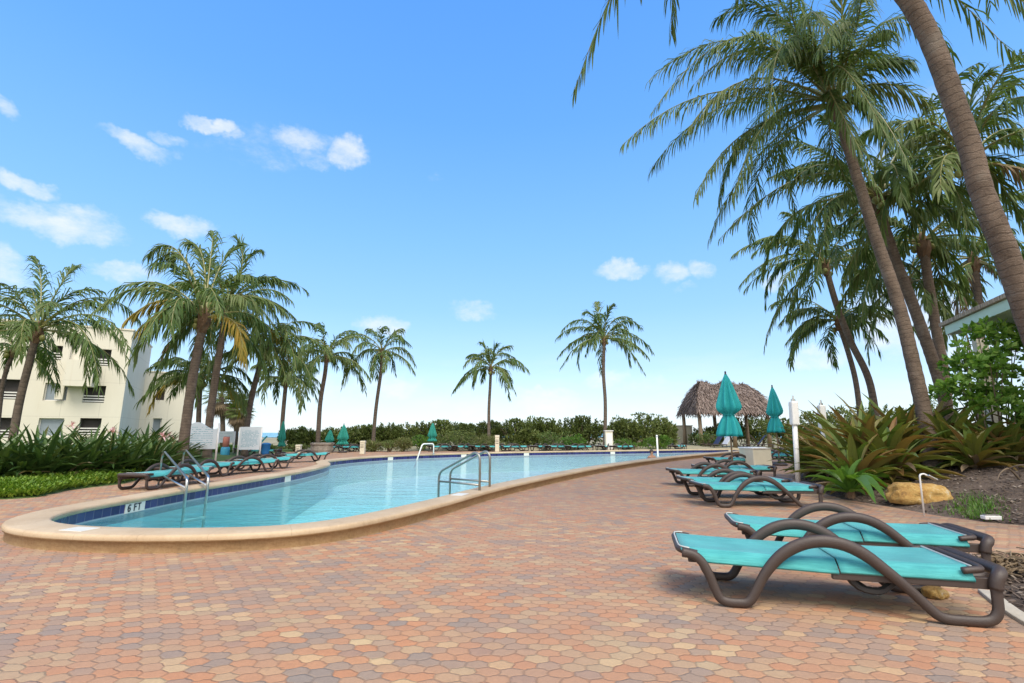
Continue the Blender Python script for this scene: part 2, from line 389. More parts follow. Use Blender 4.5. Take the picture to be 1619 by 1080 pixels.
col = n.mix(n.smooth(blot, .45, .72, 0, .45), col, (.28, .18, .13))
far_pink = n.m('MULTIPLY', n.smooth(n.noise(P, .16, 2), .35, .6), .35)
col = n.mix(far_pink, col, (.31, .195, .145))
joint = n.smooth(e, .004, .075, 1, 0)
col = n.mix(n.m('MULTIPLY', joint, n.smooth(fine, .2, .7, .10, .42)), col, (.13, .085, .06))
n.put(p.inputs['Base Color'], col); p.inputs['Roughness'].default_value = .85; p.inputs['Specular IOR Level'].default_value = .25
n.put(p.inputs['Normal'], n.bump(n.m('ADD', n.m('ADD', n.smooth(e, 0, .10), n.m('MULTIPLY', n.v('DOT_PRODUCT', gvv, n.v('SUBTRACT', wn2.outputs['Color'], (.5, .5, .5))), 1.6)), n.m('MULTIPLY', fine, .45)), .6, .009))
M['paver'] = m
sheet('patio', [(-34, -8), (34, -8), (34, 33.5), (-34, 33.5)], hole, 0, M['paver'])
# pool: basin, tile band, coping, water
def strip(name, rings, mat, mi=None, smooth=False, kind='structure', closed_prof=False):
    mb = MB(); nR = len(rings); n_ = len(rings[0]); L = [0.0]
    for i in range(1, n_): L.append(L[-1] + (rings[0][i] - rings[0][i - 1]).length)
    vs = [p for r in rings for p in r]; at = L * nR; fs = []; mis = []
    for j in range(nR - 1):
        for i in range(n_):
            fs.append((j * n_ + i, j * n_ + (i + 1) % n_, (j + 1) * n_ + (i + 1) % n_, (j + 1) * n_ + i)); mis.append(mi[j] if mi else 0)
    mb.add(vs, fs, 0, at); mb.mi = mis
    o = mb.build(name, mat, smooth=smooth); return tag(o, kind=kind)
def ring(d, z): return [V((p.x, p.y, z)) for p in offset(pool, d)]
m, n, p, o = newmat('coping_stone'); P = n.pos()
nz = n.noise(P, 1.2, 5, .65); fn = n.noise(P, 38, 4, .7)
c = n.ramp(n.m('ADD', n.m('MULTIPLY', nz, .7), n.m('MULTIPLY', fn, .3)), [(.3, (.34, .235, .135)), (.5, (.445, .325, .20)), (.72, (.53, .41, .27))])
c = n.mix(n.smooth(n.noise(P, 2.1, 6, .75), .52, .70, 0, .6), c, (.34, .24, .145))
a_ = n.m('PINGPONG', n.attr('along'), .32); c = n.mix(n.smooth(a_, .004, .001, 0, .45), c, (.22, .15, .09))
n.put(p.inputs['Base Color'], c); p.inputs['Roughness'].default_value = .7; n.put(p.inputs['Normal'], n.bump(fn, .3, .006)); M['coping'] = m
m, n, p, o = newmat('coping_side'); P = n.pos()
nz = n.noise(n.v('MULTIPLY', P, (1, 1, 3)), 2.2, 5, .7); fn = n.noise(P, 30, 4, .7)
c = n.ramp(n.m('ADD', n.m('MULTIPLY', nz, .6), n.m('MULTIPLY', fn, .4)), [(.3, (.20, .125, .055)), (.5, (.33, .21, .10)), (.7, (.44, .31, .16))])
n.put(p.inputs['Base Color'], c); p.inputs['Roughness'].default_value = .9; n.put(p.inputs['Normal'], n.bump(fn, .5, .008)); M['copside'] = m
cw = .40
prof = [(0.0, .105), (-.012, .12), (-.015, .15), (-.006, .172), (.014, .18), (cw - .03, .18), (cw - .008, .174), (cw + .004, .155), (cw + .004, .125), (cw - .004, .108), (cw - .03, .102), (cw - .03, -.03)]
strip('pool_coping', [ring(d, z) for d, z in prof], [M['coping'], M['copside']], [0] * 8 + [1, 1, 1], True)
m, n, p, o = newmat('navy_tiles'); P = n.pos()
al = n.attr('along'); sz = n.new('ShaderNodeSeparateXYZ'); n.put(sz.inputs[0], P)
ta = n.m('DIVIDE', al, .158); tz = n.m('DIVIDE', n.m('ADD', sz.outputs[2], .05), .155)
wt = n.new('ShaderNodeTexWhiteNoise', noise_dimensions='1D'); n.put(wt.inputs['W'], n.m('FLOOR', ta))
c = n.mix(wt.outputs['Value'], (.012, .014, .075), (.028, .030, .135))
g = n.m('MAXIMUM', n.smooth(n.m('PINGPONG', ta, .5), .035, .015), n.smooth(n.m('PINGPONG', tz, .5), .03, .012))
c = n.mix(n.m('MULTIPLY', g, .5), c, (.22, .22, .26))
c = n.mix(n.smooth(sz.outputs[2], -.022, -.036, 0, .8), c, (.35, .42, .45))
n.put(p.inputs['Base Color'], c); p.inputs['Roughness'].default_value = .22; M['tile'] = m
strip('pool_tile_band', [ring(.018, .118), ring(.018, -.16)], M['tile'])
m, n, p, o = newmat('pool_plaster'); P = n.pos()
ca = n.new('ShaderNodeTexVoronoi', feature='SMOOTH_F1'); n.put(ca.inputs['Vector'], n.v('ADD', P, n.v('SCALE', n.noise(P, 1.2, 2, .5, 'Color'), scale=.7))); ca.inputs['Scale'].default_value = 2.0
n.put(p.inputs['Base Color'], n.mix(n.noise(P, .6, 3), (.52, .72, .72), (.62, .80, .79))); p.inputs['Roughness'].default_value = .8; M['plaster'] = m
def floor_z(y):                          # deep end nearest the camera, shallow end far away
    f = max(0, min(1, (y - 6) / 10)); return -1.85 + 1.0 * f * f * (3 - 2 * f)
strip('pool_basin', [ring(.016, -.155), [V((p.x, p.y, floor_z(p.y))) for p in offset(pool, .014)]], M['plaster'])
fl = sheet('pool_floor', [tuple(q) for q in offset(pool, .016)], None, 0, M['plaster'])
for v_ in fl.data.vertices: v_.co.z = floor_z(v_.co.y)
m, n, p, out = newmat('pool_water'); n.n.remove(p); P = n.pos()
rip = n.noise(n.v('MULTIPLY', P, (.55, 1.35, 1)), 1.9, 5, .6, dist=.6); rip2 = n.noise(n.v('MULTIPLY', P, (.6, 1.4, 1)), 7.5, 3, .55)
h = n.m('ADD', rip, n.m('MULTIPLY', rip2, .30)); nrm = n.bump(h, 1.0, .075)
sy_ = n.new('ShaderNodeSeparateXYZ'); n.put(sy_.inputs[0], P)      # absorption follows the depth of the floor below
tr = n.new('ShaderNodeBsdfTransparent'); n.put(tr.inputs[0], n.mix(n.smooth(sy_.outputs[1], 6, 16), (.42, .86, .90), (.91, .97, .975)))
gl = n.new('ShaderNodeBsdfGlossy'); gl.inputs['Roughness'].default_value = .03; n.put(gl.inputs['Normal'], nrm)
fr = n.new('ShaderNodeFresnel'); fr.inputs[0].default_value = 1.33; fr2 = n.new('ShaderNodeFresnel'); fr2.inputs[0].default_value = 1.33; n.put(fr2.inputs['Normal'], nrm)
ms = n.new('ShaderNodeMixShader'); n.put(ms.inputs[0], n.m('MULTIPLY', n.m('POWER', n.m('ADD', n.m('MULTIPLY', fr.outputs[0], .5), n.m('MULTIPLY', fr2.outputs[0], .5)), 1.15), 1.12, clamp=True)); n.l.new(tr.outputs[0], ms.inputs[1]); n.l.new(gl.outputs[0], ms.inputs[2])
n.l.new(ms.outputs[0], out.inputs[0]); M['water'] = m
sheet('pool_water', [tuple(q) for q in offset(pool, .017)], None, WATER, M['water'])
# depth marker tiles in the tile band and on the coping
def nearest(pt):
    i = min(range(len(pool)), key=lambda k: (pool[k] - V((pt.x, pt.y, 0))).length)
    t = (pool[(i + 1) % len(pool)] - pool[i - 1]).normalized(); return pool[i], t
GLYPH = {'6': [[(.9, .95), (.55, 1), (.15, .7), (.1, .3), (.3, 0), (.7, 0), (.9, .25), (.75, .5), (.4, .52), (.15, .35)]],
         'F': [[(.9, 1), (.15, 1), (.15, 0)], [(.15, .55), (.75, .55)]], 'T': [[(0, 1), (1, 1)], [(.5, 1), (.5, 0)]],
         '5': [[(.85, 1), (.2, 1), (.2, .6), (.6, .62), (.88, .35), (.7, 0), (.15, .02)]], '3': [[(.15, .95), (.6, 1), (.85, .78), (.45, .55), (.88, .3), (.6, 0), (.12, .05)]]}
def lettering(mb, text, org, xd, zd, hgt, th=.012, mi=0, nrm=None):
    x = 0; nrm = nrm or xd.cross(zd)
    for chh in text:
        if chh == ' ': x += hgt * .45; continue
        for st in GLYPH[chh]:
            P3 = [org + xd * (x + q[0] * hgt * .6) + zd * (q[1] * hgt) for q in st]
            for a, b in zip(P3, P3[1:]):
                d = (b - a).normalized(); s_ = d.cross(nrm) * th / 2; a2, b2 = a - d * th * .4, b + d * th * .4
                mb.add([a2 - s_, b2 - s_, b2 + s_, a2 + s_, a2 - s_ + nrm * .004, b2 - s_ + nrm * .004, b2 + s_ + nrm * .004, a2 + s_ + nrm * .004],
                       [(4, 5, 6, 7), (0, 1, 5, 4), (1, 2, 6, 5), (2, 3, 7, 6), (3, 0, 4, 7)], mi)
        x += hgt * .85
def depth_tile(px, py, text, label):
    q = gr(px, py, .04); c, t = nearest(q); nin = V((-t.y, t.x, 0))     # into the pool
    if text: Wd = .40
    else: Wd = .30
    c0 = c - nin * .014
    root = MB(); mm = Matrix((t, nin, UP)).transposed()
    root.box(c0 + UP * .035, (Wd, .012, .15), M=mm)
    o = root.build('depth_marker_tile', M['tile_white']); tag(o, label, 'depth marker', 'depth markers set in the pool tile band')
    if text:
        xd = t if t.cross(UP).dot(nin) > 0 else -t
        mb = MB(); lettering(mb, text, c0 + nin * .0065 - xd * .155 - UP * .012, xd, UP, .095, .019)
        mb.build('lettering', M['navyink'], o)
for a_ in [(203, 800, '6 FT', 'white depth marker tile reading 6 FT in the navy tile band'), (458, 757, '', 'white marker tile in the tile band below the left loungers'),
           (591, 724, '', 'white marker tile on the far pool edge near the beige bollard'), (715, 719, '', 'white marker tile on the far pool edge left of the grab rail'),
           (820, 717, '', 'white marker tile on the far pool edge right of the ladder'), (957, 715, '', 'white marker tile on the far pool edge in front of the tallest far palm'),
           (1133, 712, '', 'white marker tile on the far pool edge in front of the thatched hut')]: depth_tile(*a_)
def coping_tile(px, py, label):
    q = gr(px, py, .18); c, t = nearest(q); nout = V((t.y, -t.x, 0)); mb = MB()
    mb.box(c + nout * .19 + UP * .1815, (.30, .20, .007), M=Matrix((t, nout, UP)).transposed())
    tag(mb.build('coping_marker_tile', M['tile_white'], bevel=.002), label, 'depth marker', 'pale tiles set in the coping top')
coping_tile(735, 783, 'pale square tile set into the coping beside the near ladder'); coping_tile(180, 829, 'pale square tile set into the coping at the rounded pool end')

# ------------------------------------------------------------------ planting beds
def sdist(poly, x, y):
    d = 1e9; ins = False; n_ = len(poly)
    for i in range(n_):
        ax, ay = poly[i]; bx, by = poly[(i + 1) % n_]
        ex, ey = bx - ax, by - ay; t = max(0, min(1, ((x - ax) * ex + (y - ay) * ey) / (ex * ex + ey * ey + 1e-12)))
        d = min(d, math.hypot(x - ax - t * ex, y - ay - t * ey))
        if (ay > y) != (by > y) and x < (bx - ax) * (y - ay) / (by - ay) + ax: ins = not ins
    return d if ins else -d
def bed(name, poly, res, rise, hmax, mat):
    xs = [p[0] for p in poly]; ys = [p[1] for p in poly]; x0, y0 = min(xs) - res, min(ys) - res
    nx, ny = int((max(xs) - x0) / res) + 2, int((max(ys) - y0) / res) + 2; idx = {}; mb = MB(); vs = []; fs = []
    sd_ = {}
    for i in range(nx):
        for j in range(ny): sd_[i, j] = sdist(poly, x0 + i * res, y0 + j * res)
    def vid(i, j):
        if (i, j) not in idx:
            x, y = x0 + i * res, y0 + j * res; s_ = sd_[i, j]
            z = min(s_ * rise, hmax * (1 - math.exp(-max(s_, 0) * 1.2))) if s_ > 0 else s_ * .35
            z += (mnoise.noise(V((x * 1.7, y * 1.7, 3))) * .035 + mnoise.noise(V((x * 6, y * 6, 9))) * .012) * min(1, max(0, s_ * 4)) + .006
            idx[i, j] = len(vs); vs.append((x, y, z))
        return idx[i, j]
    for i in range(nx - 1):
        for j in range(ny - 1):
            if max(sd_[i, j], sd_[i + 1, j], sd_[i, j + 1], sd_[i + 1, j + 1]) > -res * .2:
                fs.append((vid(i, j), vid(i + 1, j), vid(i + 1, j + 1), vid(i, j + 1)))
    mb.add(vs, fs); return tag(mb.build(name, mat, smooth=True), kind='structure')
m, n, p, o = newmat('bark_mulch'); P = n.pos()
n.put(p.inputs['Base Color'], n.ramp(n.m('ADD', n.m('MULTIPLY', n.noise(P, .9, 4), .5), n.m('MULTIPLY', n.noise(P, 30, 5, .8), .5)), [(.3, (.032, .021, .015)), (.5, (.092, .062, .044)), (.65, (.20, .145, .108))]))
p.inputs['Roughness'].default_value = 1; n.put(p.inputs['Normal'], n.bump(n.noise(P, 35, 5, .8), 1, .03)); M['mulch'] = m
gpoly = lambda L: [(gr(x, y).x, gr(x, y).y) for x, y in L]
RB = gpoly([(1250, 722), (1256, 738), (1268, 762), (1300, 779), (1335, 790), (1400, 800), (1480, 815), (1560, 826), (1660, 834), (1900, 850)]) + [(16, 8), (26, 14), (26, 34), (16.5, 34)]
bed('planting_bed', RB, .14, .16, .75, M['mulch'])
RB2 = gpoly([(1574, 948), (1585, 915), (1604, 888), (1640, 872), (1720, 862), (1900, 900), (1900, 1040), (1700, 1010), (1625, 980)])
bed('soil_bed', RB2, .07, .3, .10, M['mulch'])
m, n, p, o = newmat('lawn_soil'); P = n.pos()
n.put(p.inputs['Base Color'], n.ramp(n.noise(P, 3, 5, .7), [(.35, (.045, .08, .015)), (.6, (.09, .15, .03)), (.75, (.16, .17, .06))])); p.inputs['Roughness'].default_value = 1; M['soil'] = m
LB = gpoly([(-160, 790), (0, 790), (62, 786), (105, 776), (150, 770), (195, 765), (245, 752), (300, 737), (360, 728), (430, 717), (480, 712.5)]) + [(-11.5, 34), (-40, 60), (-60, 40), (-22, 9)]
bed('lawn', LB, .25, .2, .16, M['soil'])
FB = [(-13, 32.3), (-6, 33.2), (0, 33.2), (8, 33), (12, 34), (17, 34.5), (17, 60), (-30, 60), (-16, 34)]
bed('hedge_bed', FB, .4, .15, .2, M['ground'])
# loose bark chips lying on the mulch
mb = MB(); rg = random.Random(5)
def bedz(x, y, poly, rise, hmax):
    s_ = sdist(poly, x, y); return (min(s_ * rise, hmax * (1 - math.exp(-max(s_, 0) * 1.2))) if s_ > 0 else 0)
k = 0
while k < 4200:
    y = 6.5 + rg.random() ** 1.5 * 8; x = rg.uniform(4, 11.5)
    if k > 3700: x, y = rg.uniform(2.4, 6), rg.uniform(2.6, 4.6)
    poly, rs, hm = (RB2, .3, .10) if k > 3700 else (RB, .16, .75)
    if sdist(poly, x, y) < .02: 
        if rg.random() < .02: k += 1
        continue
    z = bedz(x, y, poly, rs, hm) + .02; L_, w_ = rg.uniform(.02, .085), rg.uniform(.008, .028)
    rm = Matrix.Rotation(rg.uniform(0, 6.28), 3, 'Z') @ Matrix.Rotation(rg.uniform(-.5, .5), 3, 'Y')
    mb.box((x, y, z), (L_, w_, .008), M=rm); k += 1
M['chips'] = leafmat('bark_chips', [(0, (.05, .035, .028)), (.6, (.15, .11, .085)), (1, (.30, .25, .20))], .9, 0)
tag(mb.build('mulch_chips', M['chips']), kind='stuff', label='loose brown bark chips over the soil', cat='mulch')

# ------------------------------------------------------------------ the cream apartment building
CO = V((-33.6, 42, 0)); D1 = V((-.878, -.479, 0)).normalized(); NRM = V((.479, -.878, 0)).normalized()
def wall_pt(px, py, off=0):              # photo pixel -> (distance along facade, height)
    d = ray(px, py); base = CO + NRM * off; t = (base - V((0, 0, H))).dot(NRM) / d.dot(NRM)
    p_ = V((0, 0, H)) + d * t; return (p_ - base).dot(D1), p_.z
m, n, p, o = newmat('cream_stucco'); P = n.obj()
s = n.new('ShaderNodeSeparateXYZ'); n.put(s.inputs[0], P)
c = n.mix(n.noise(n.v('MULTIPLY', P, (1, 1, .25)), .55, 5, .65), (.53, .485, .385), (.63, .59, .49))
st = n.smooth(n.noise(n.v('MULTIPLY', P, (2.2, 2.2, .07)), 1, 4, .7), .56, .76, 0, .55); c = n.mix(st, c, (.47, .39, .26))
jx = n.smooth(n.m('PINGPONG', s.outputs[0], 1.25), .03, .012); jz = n.smooth(n.m('PINGPONG', n.m('ADD', s.outputs[2], .4), 1.45), .03, .012)
c = n.mix(n.m('MULTIPLY', n.m('MAXIMUM', jx, jz), .40), c, (.36, .33, .27))
n.put(p.inputs['Base Color'], c); p.inputs['Roughness'].default_value = .9; n.put(p.inputs['Normal'], n.bump(n.noise(P, 30, 3), .2, .01)); M['stucco'] = m
M['glass'] = plain('grey_glazing', (.20, .235, .26), .12, 0, .35, .8, spec=.6)
M['dark_in'] = plain('dark_interior', (.035, .03, .027), .8, 0, .3, 1)
M['rail'] = plain('white_railing', (.62, .60, .55), .6)
def holed_wall(mb, L0, L1, Z0, Z1, holes, mi=0, depth=.55):
    xs = sorted({L0, L1, *[h[0] for h in holes], *[h[1] for h in holes]}); zs = sorted({Z0, Z1, *[h[2] for h in holes], *[h[3] for h in holes]})
    for a, b in zip(xs, xs[1:]):
        for c_, d_ in zip(zs, zs[1:]):
            mx, mz = (a + b) / 2, (c_ + d_) / 2
            if any(h[0] < mx < h[1] and h[2] < mz < h[3] for h in holes): continue
            mb.add([(a, 0, c_), (b, 0, c_), (b, 0, d_), (a, 0, d_)], [(0, 1, 2, 3)], mi)
    for x0, x1, z0, z1 in holes:
        D = depth
        mb.add([(x0, 0, z0), (x1, 0, z0), (x1, 0, z1), (x0, 0, z1), (x0, D, z0), (x1, D, z0), (x1, D, z1), (x0, D, z1)],
               [(0, 1, 5, 4), (1, 2, 6, 5), (2, 3, 7, 6), (3, 0, 4, 7)], mi)
def building(name, label, origin, rot, L, D, Hh, wins, par=.0):
    root = thing(name, label, 'building', origin, rot)
    mb = MB(); holes = [w[:4] for w in wins]; holed_wall(mb, 0, L, -.3, Hh, holes)
    mb.add([(0, 0, -.3), (0, D, -.3), (0, D, Hh), (0, 0, Hh), (L, 0, -.3), (L, D, -.3), (L, D, Hh), (L, 0, Hh)], [(0, 3, 2, 1), (4, 5, 6, 7), (1, 2, 6, 5)])
    mb.build('wall', M['stucco'], root)
    r_ = MB(); r_.box((L / 2, D / 2, Hh + .06), (L + .16, D + .16, .14)); r_.build('roof', M['stucco'], root)
    for x0, x1, z0, z1, kind in wins:
        f = MB(); w_ = .07
        for bx in ((x0 + w_ / 2, (z0 + z1) / 2, w_, z1 - z0), (x1 - w_ / 2, (z0 + z1) / 2, w_, z1 - z0)): f.box((bx[0], .30, bx[1]), (bx[2], .1, bx[3]))
        for bz in (z0 + w_ / 2, z1 - w_ / 2): f.box(((x0 + x1) / 2, .30, bz), (x1 - x0 - 2 * w_, .09, w_))
        fo = f.build('window', M['rail'] if kind == 'glass' else M['dark_in'], root)
        g = MB(); g.box(((x0 + x1) / 2, .33 if kind == 'glass' else .54, (z0 + z1) / 2), (x1 - x0 - .01, .02, z1 - z0 - .01)); g.build('pane', M['glass'] if kind == 'glass' else M['dark_in'], fo)
        if kind == 'rail':
            q = MB()
            for zz in (.12, .34, .56): q.box(((x0 + x1) / 2, .06, z0 + zz), (x1 - x0 - .02, .05, .09))
            q.build('railing', M['rail'], fo)
    return root
rotF = math.atan2(-D1.y, -D1.x)          # local +x runs along the facade to the photo's right
Lf = 34.0
def win(px0, py0, px1, py1, kind):
    a, z1 = wall_pt(px0, py0); b, z0 = wall_pt(px1, py1); return (Lf - a, Lf - b, z0, z1, kind)
wins = [win(83, 546, 107, 570, 'rail'), win(146, 551, 173, 579, 'rail'), win(72, 605, 104, 634, 'glass'), win(134, 609, 164, 637, 'rail'), win(62, 661, 97, 690, 'glass'), win(127, 661, 157, 688, 'rail'),
        win(-2, 599, 36, 632, 'rail'), win(-20, 660, 24, 692, 'rail'), win(-60, 540, -10, 565, 'rail')]
org = CO + D1 * Lf
Ztop = wall_pt(211, 523)[1]
b1 = building('apartment_building', 'cream three storey apartment block with dark window openings behind the lily hedge', org, rotF, Lf, 9.9, Ztop, wins)
a, z1 = wall_pt(113, 571); b, z0 = wall_pt(150, 613)
q = MB(); q.box((Lf - (a + b) / 2, -.63, (z0 + z1) / 2), (abs(a - b), 1.24, z1 - z0)); q.build('balcony', M['stucco'], b1)
q = MB(); q.box((Lf - wall_pt(107, 590)[0] - .25, -.14, (Ztop + wall_pt(107, 640)[1]) / 2 - .3), (.5, .26, 5.2)); q.build('pilaster', M['stucco'], b1)
# farther low wing
d_ = at(218, 650, 49.5); e_ = at(292, 650, 52)
L2 = (V((e_.x, e_.y, 0)) - V((d_.x, d_.y, 0))).length
def wing_win(px0, py0, px1, py1, kind):
    f0, f1 = (px0 - 218) / 74 * L2, (px1 - 218) / 74 * L2; return (f0, f1, at(px0, py1, 52).z, at(px0, py0, 52).z, kind)
building('low_wing', 'peach coloured low wing behind the leaning palm trunk beside the apartment block', (d_.x, d_.y, 0), math.atan2(e_.y - d_.y, e_.x - d_.x), L2, 8, at(250, 592, 52).z,
         [wing_win(243, 616, 256, 634, 'dark'), wing_win(243, 662, 257, 684, 'glass')])
# low beige wall beyond the hedge
q = MB(); a, b = at(1052, 690, 44), at(1096, 690, 44); q.box(((a.x + b.x) / 2, 44, .9), (2.3, .3, 1.75)); q.box(((a.x + b.x) / 2, 44, 1.81), (2.4, .4, .07))
tag(q.build('garden_wall', M['cream']), 'low beige wall seen between the hedge and the thatched hut', 'wall')

# ------------------------------------------------------------------ pavilion roof on the right
m, n, p, o = newmat('roof_shingles'); P = n.obj(); bt = n.new('ShaderNodeTexBrick'); n.put(bt.inputs['Vector'], P)
bt.inputs['Color1'].default_value = (.36, .27, .19, 1); bt.inputs['Color2'].default_value = (.50, .40, .29, 1); bt.inputs['Mortar'].default_value = (.16, .12, .09, 1); bt.inputs['Scale'].default_value = 2.5
n.put(p.inputs['Base Color'], n.mix(n.m('MULTIPLY', n.noise(P, 9, 4), .5), bt.outputs[0], (.28, .22, .16))); p.inputs['Roughness'].default_value = .9; M['shingle'] = m
M['mint'] = plain('mint_paint', (.52, .68, .56), .6, 0, .12, 3); M['mint_dark'] = plain('soffit_boards', (.42, .58, .49), .7, 0, .12, 3)
c1 = at(1500, 526, 13.2); c2 = at(1600, 489, 10.4); ez = c1.z
ed = V((c2.x - c1.x, c2.y - c1.y, 0)).normalized(); el_ = 7.0; en = V((-ed.y, ed.x, 0)); en = en if en.x > 0 else -en
root = thing('pavilion', 'poolside pavilion with mint green fascia and tan shingle roof on a post', 'pavilion', (c1.x, c1.y, 0))
rz = math.atan2(ed.y, ed.x); MM = Matrix((ed, en, UP)).transposed()
def lp(x, y, z): return MM @ V((x, y, z))
Wd = 7.0
q = MB(); q.add([lp(0, 0, ez), lp(el_, 0, ez), lp(el_, Wd, ez), lp(0, Wd, ez)], [(0, 1, 2, 3)]); q.box(lp(el_ / 2, Wd / 2, ez - .02), (el_ - .1, Wd - .1, .04), M=MM); q.build('soffit', M['mint_dark'], root)
q = MB(); t_ = .05; fh = .24
q.box(lp(el_ / 2, -t_ / 2, ez + fh / 2 - .05), (el_ + 2 * t_, t_, fh), M=MM); q.box(lp(-t_ / 2, Wd / 2, ez + fh / 2 - .05), (t_, Wd, fh), M=MM); q.box(lp(el_ + t_ / 2, Wd / 2, ez + fh / 2 - .05), (t_, Wd, fh), M=MM); q.build('fascia', M['mint'], root)
q = MB(); o_ = .14; zr = ez + fh - .04
A = [lp(-o_, -o_, zr), lp(el_ + o_, -o_, zr), lp(el_ + o_, Wd + o_, zr), lp(-o_, Wd + o_, zr)]; B = [v_ + UP * .10 for v_ in A]
T1, T2 = lp(el_ / 2 - .2, Wd / 2, zr + 1.2), lp(el_ / 2 + .2, Wd / 2, zr + 1.2)
q.add(A + B + [T1, T2], [(3, 2, 1, 0), (0, 1, 5, 4), (1, 2, 6, 5), (2, 3, 7, 6), (3, 0, 4, 7), (4, 5, 9, 8), (5, 6, 9), (6, 7, 8, 9), (7, 4, 8)]); q.build('roof', M['shingle'], root)
pp_ = at(1549, 540, 13.9)
for off in (V((0, 0, 0)), en * 4.5, ed * 5.4, en * 4.5 + ed * 5.4):
    q = MB(); b_ = V((pp_.x - c1.x, pp_.y - c1.y, 0)) + off; q.box(b_ + UP * (ez / 2 - .03), (.26, .26, ez - .06), rz); q.box(b_ + UP * .15, (.34, .34, .3), rz); q.build('post', M['cream'], root)
q = MB(); q.box(lp(el_ / 2 + 1.2, Wd - .6, ez / 2 - .03), (el_ - 2.6, .2, ez - .06), M=MM); q.build('wall', M['stucco'], root)
# ------------------------------------------------------------------ palms
def frond(mb, P0, P1, P2, n, ll, lw, rg, hang, thick, segs=2, ragged=.0):
    L = (P1 - P0).length + (P2 - P1).length
    lat = (P2 - P0).cross(UP); lat = lat.normalized() if lat.length > .05 else V((1, 0, 0)); bend = rg.gauss(0, .05); ph = rg.uniform(0, 9)
    def pos(s): return bez(P0, P1, P2, s) + (lat * bend + UP * .05) * (L * math.sin(math.pi * s)) - UP * (L * .05 * s ** 6)
    pts = [pos(i / 14) for i in range(15)]
    mb.tube(pts, [thick * (1 - .9 * (i / 14) ** .6) for i in range(15)], 5, 1, True)
    for i in range(n):
        s = .13 + .87 * (i / (n - 1)) ** .95
        p = pos(s); t = (pos(min(1, s + .02)) - pos(s - .02)).normalized()
        sd = t.cross(UP)
        if sd.length < .2: sd = (P2 - P0).cross(UP)
        sd.normalize(); nr = sd.cross(t)
        prof = min(1, .35 + (s - .1) * 2.6) * (1 - .50 * max(0, (s - .55) / .45) ** 1.8)
        tv = max(0, t.z) ** 2
        for sg in (1, -1):
            cl = mnoise.noise(V((s * 9 + ph, sg * 3.3 + ph, 0)))              # torn and bunched stretches
            if rg.random() < .04 + ragged + .22 * max(0, s - .8) / .2 + max(0, cl - .12) * 1.5: continue
            l_ = ll * prof * rg.uniform(.62, 1.18) * (1 + .25 * cl)
            d = (sd * sg * (.85 - .4 * s) * (1 - .35 * tv) + t * (.45 + .6 * s + .5 * tv) + nr * (.10 + .25 * cl) + V((rg.gauss(0, .15), rg.gauss(0, .15), rg.gauss(0, .15)))).normalized()
            h_ = hang * rg.uniform(.45, 1.5) * (1 - .72 * tv) * (1 + .6 * cl)
            d1 = (d - UP * h_ * .62).normalized(); d2 = (d * .42 - UP * h_ * 1.15).normalized()
            q1 = p + d1 * (l_ * .48); q2 = q1 + d2 * (l_ * .52)
            w = t - d1 * t.dot(d1)
            w = (w.normalized() if w.length > .05 else nr); w = (w + d1.cross(w) * rg.uniform(-.8, .8)).normalized() * lw
            if segs == 2:
                qm = (q1 + q2) / 2 + (d1 - d2) * (l_ * .03)
                mb.add([p - w * .35, p + w * .35, q1 - w * .5, q1 + w * .5, qm - w * .36, qm + w * .36, q2], [(0, 2, 3, 1), (2, 4, 5, 3), (4, 6, 5)], 0)
            else:
                mb.add([p - w * .35, p + w * .35, q1 - w * .5, q1 + w * .5, q2], [(0, 2, 3, 1), (2, 4, 3)], 0)
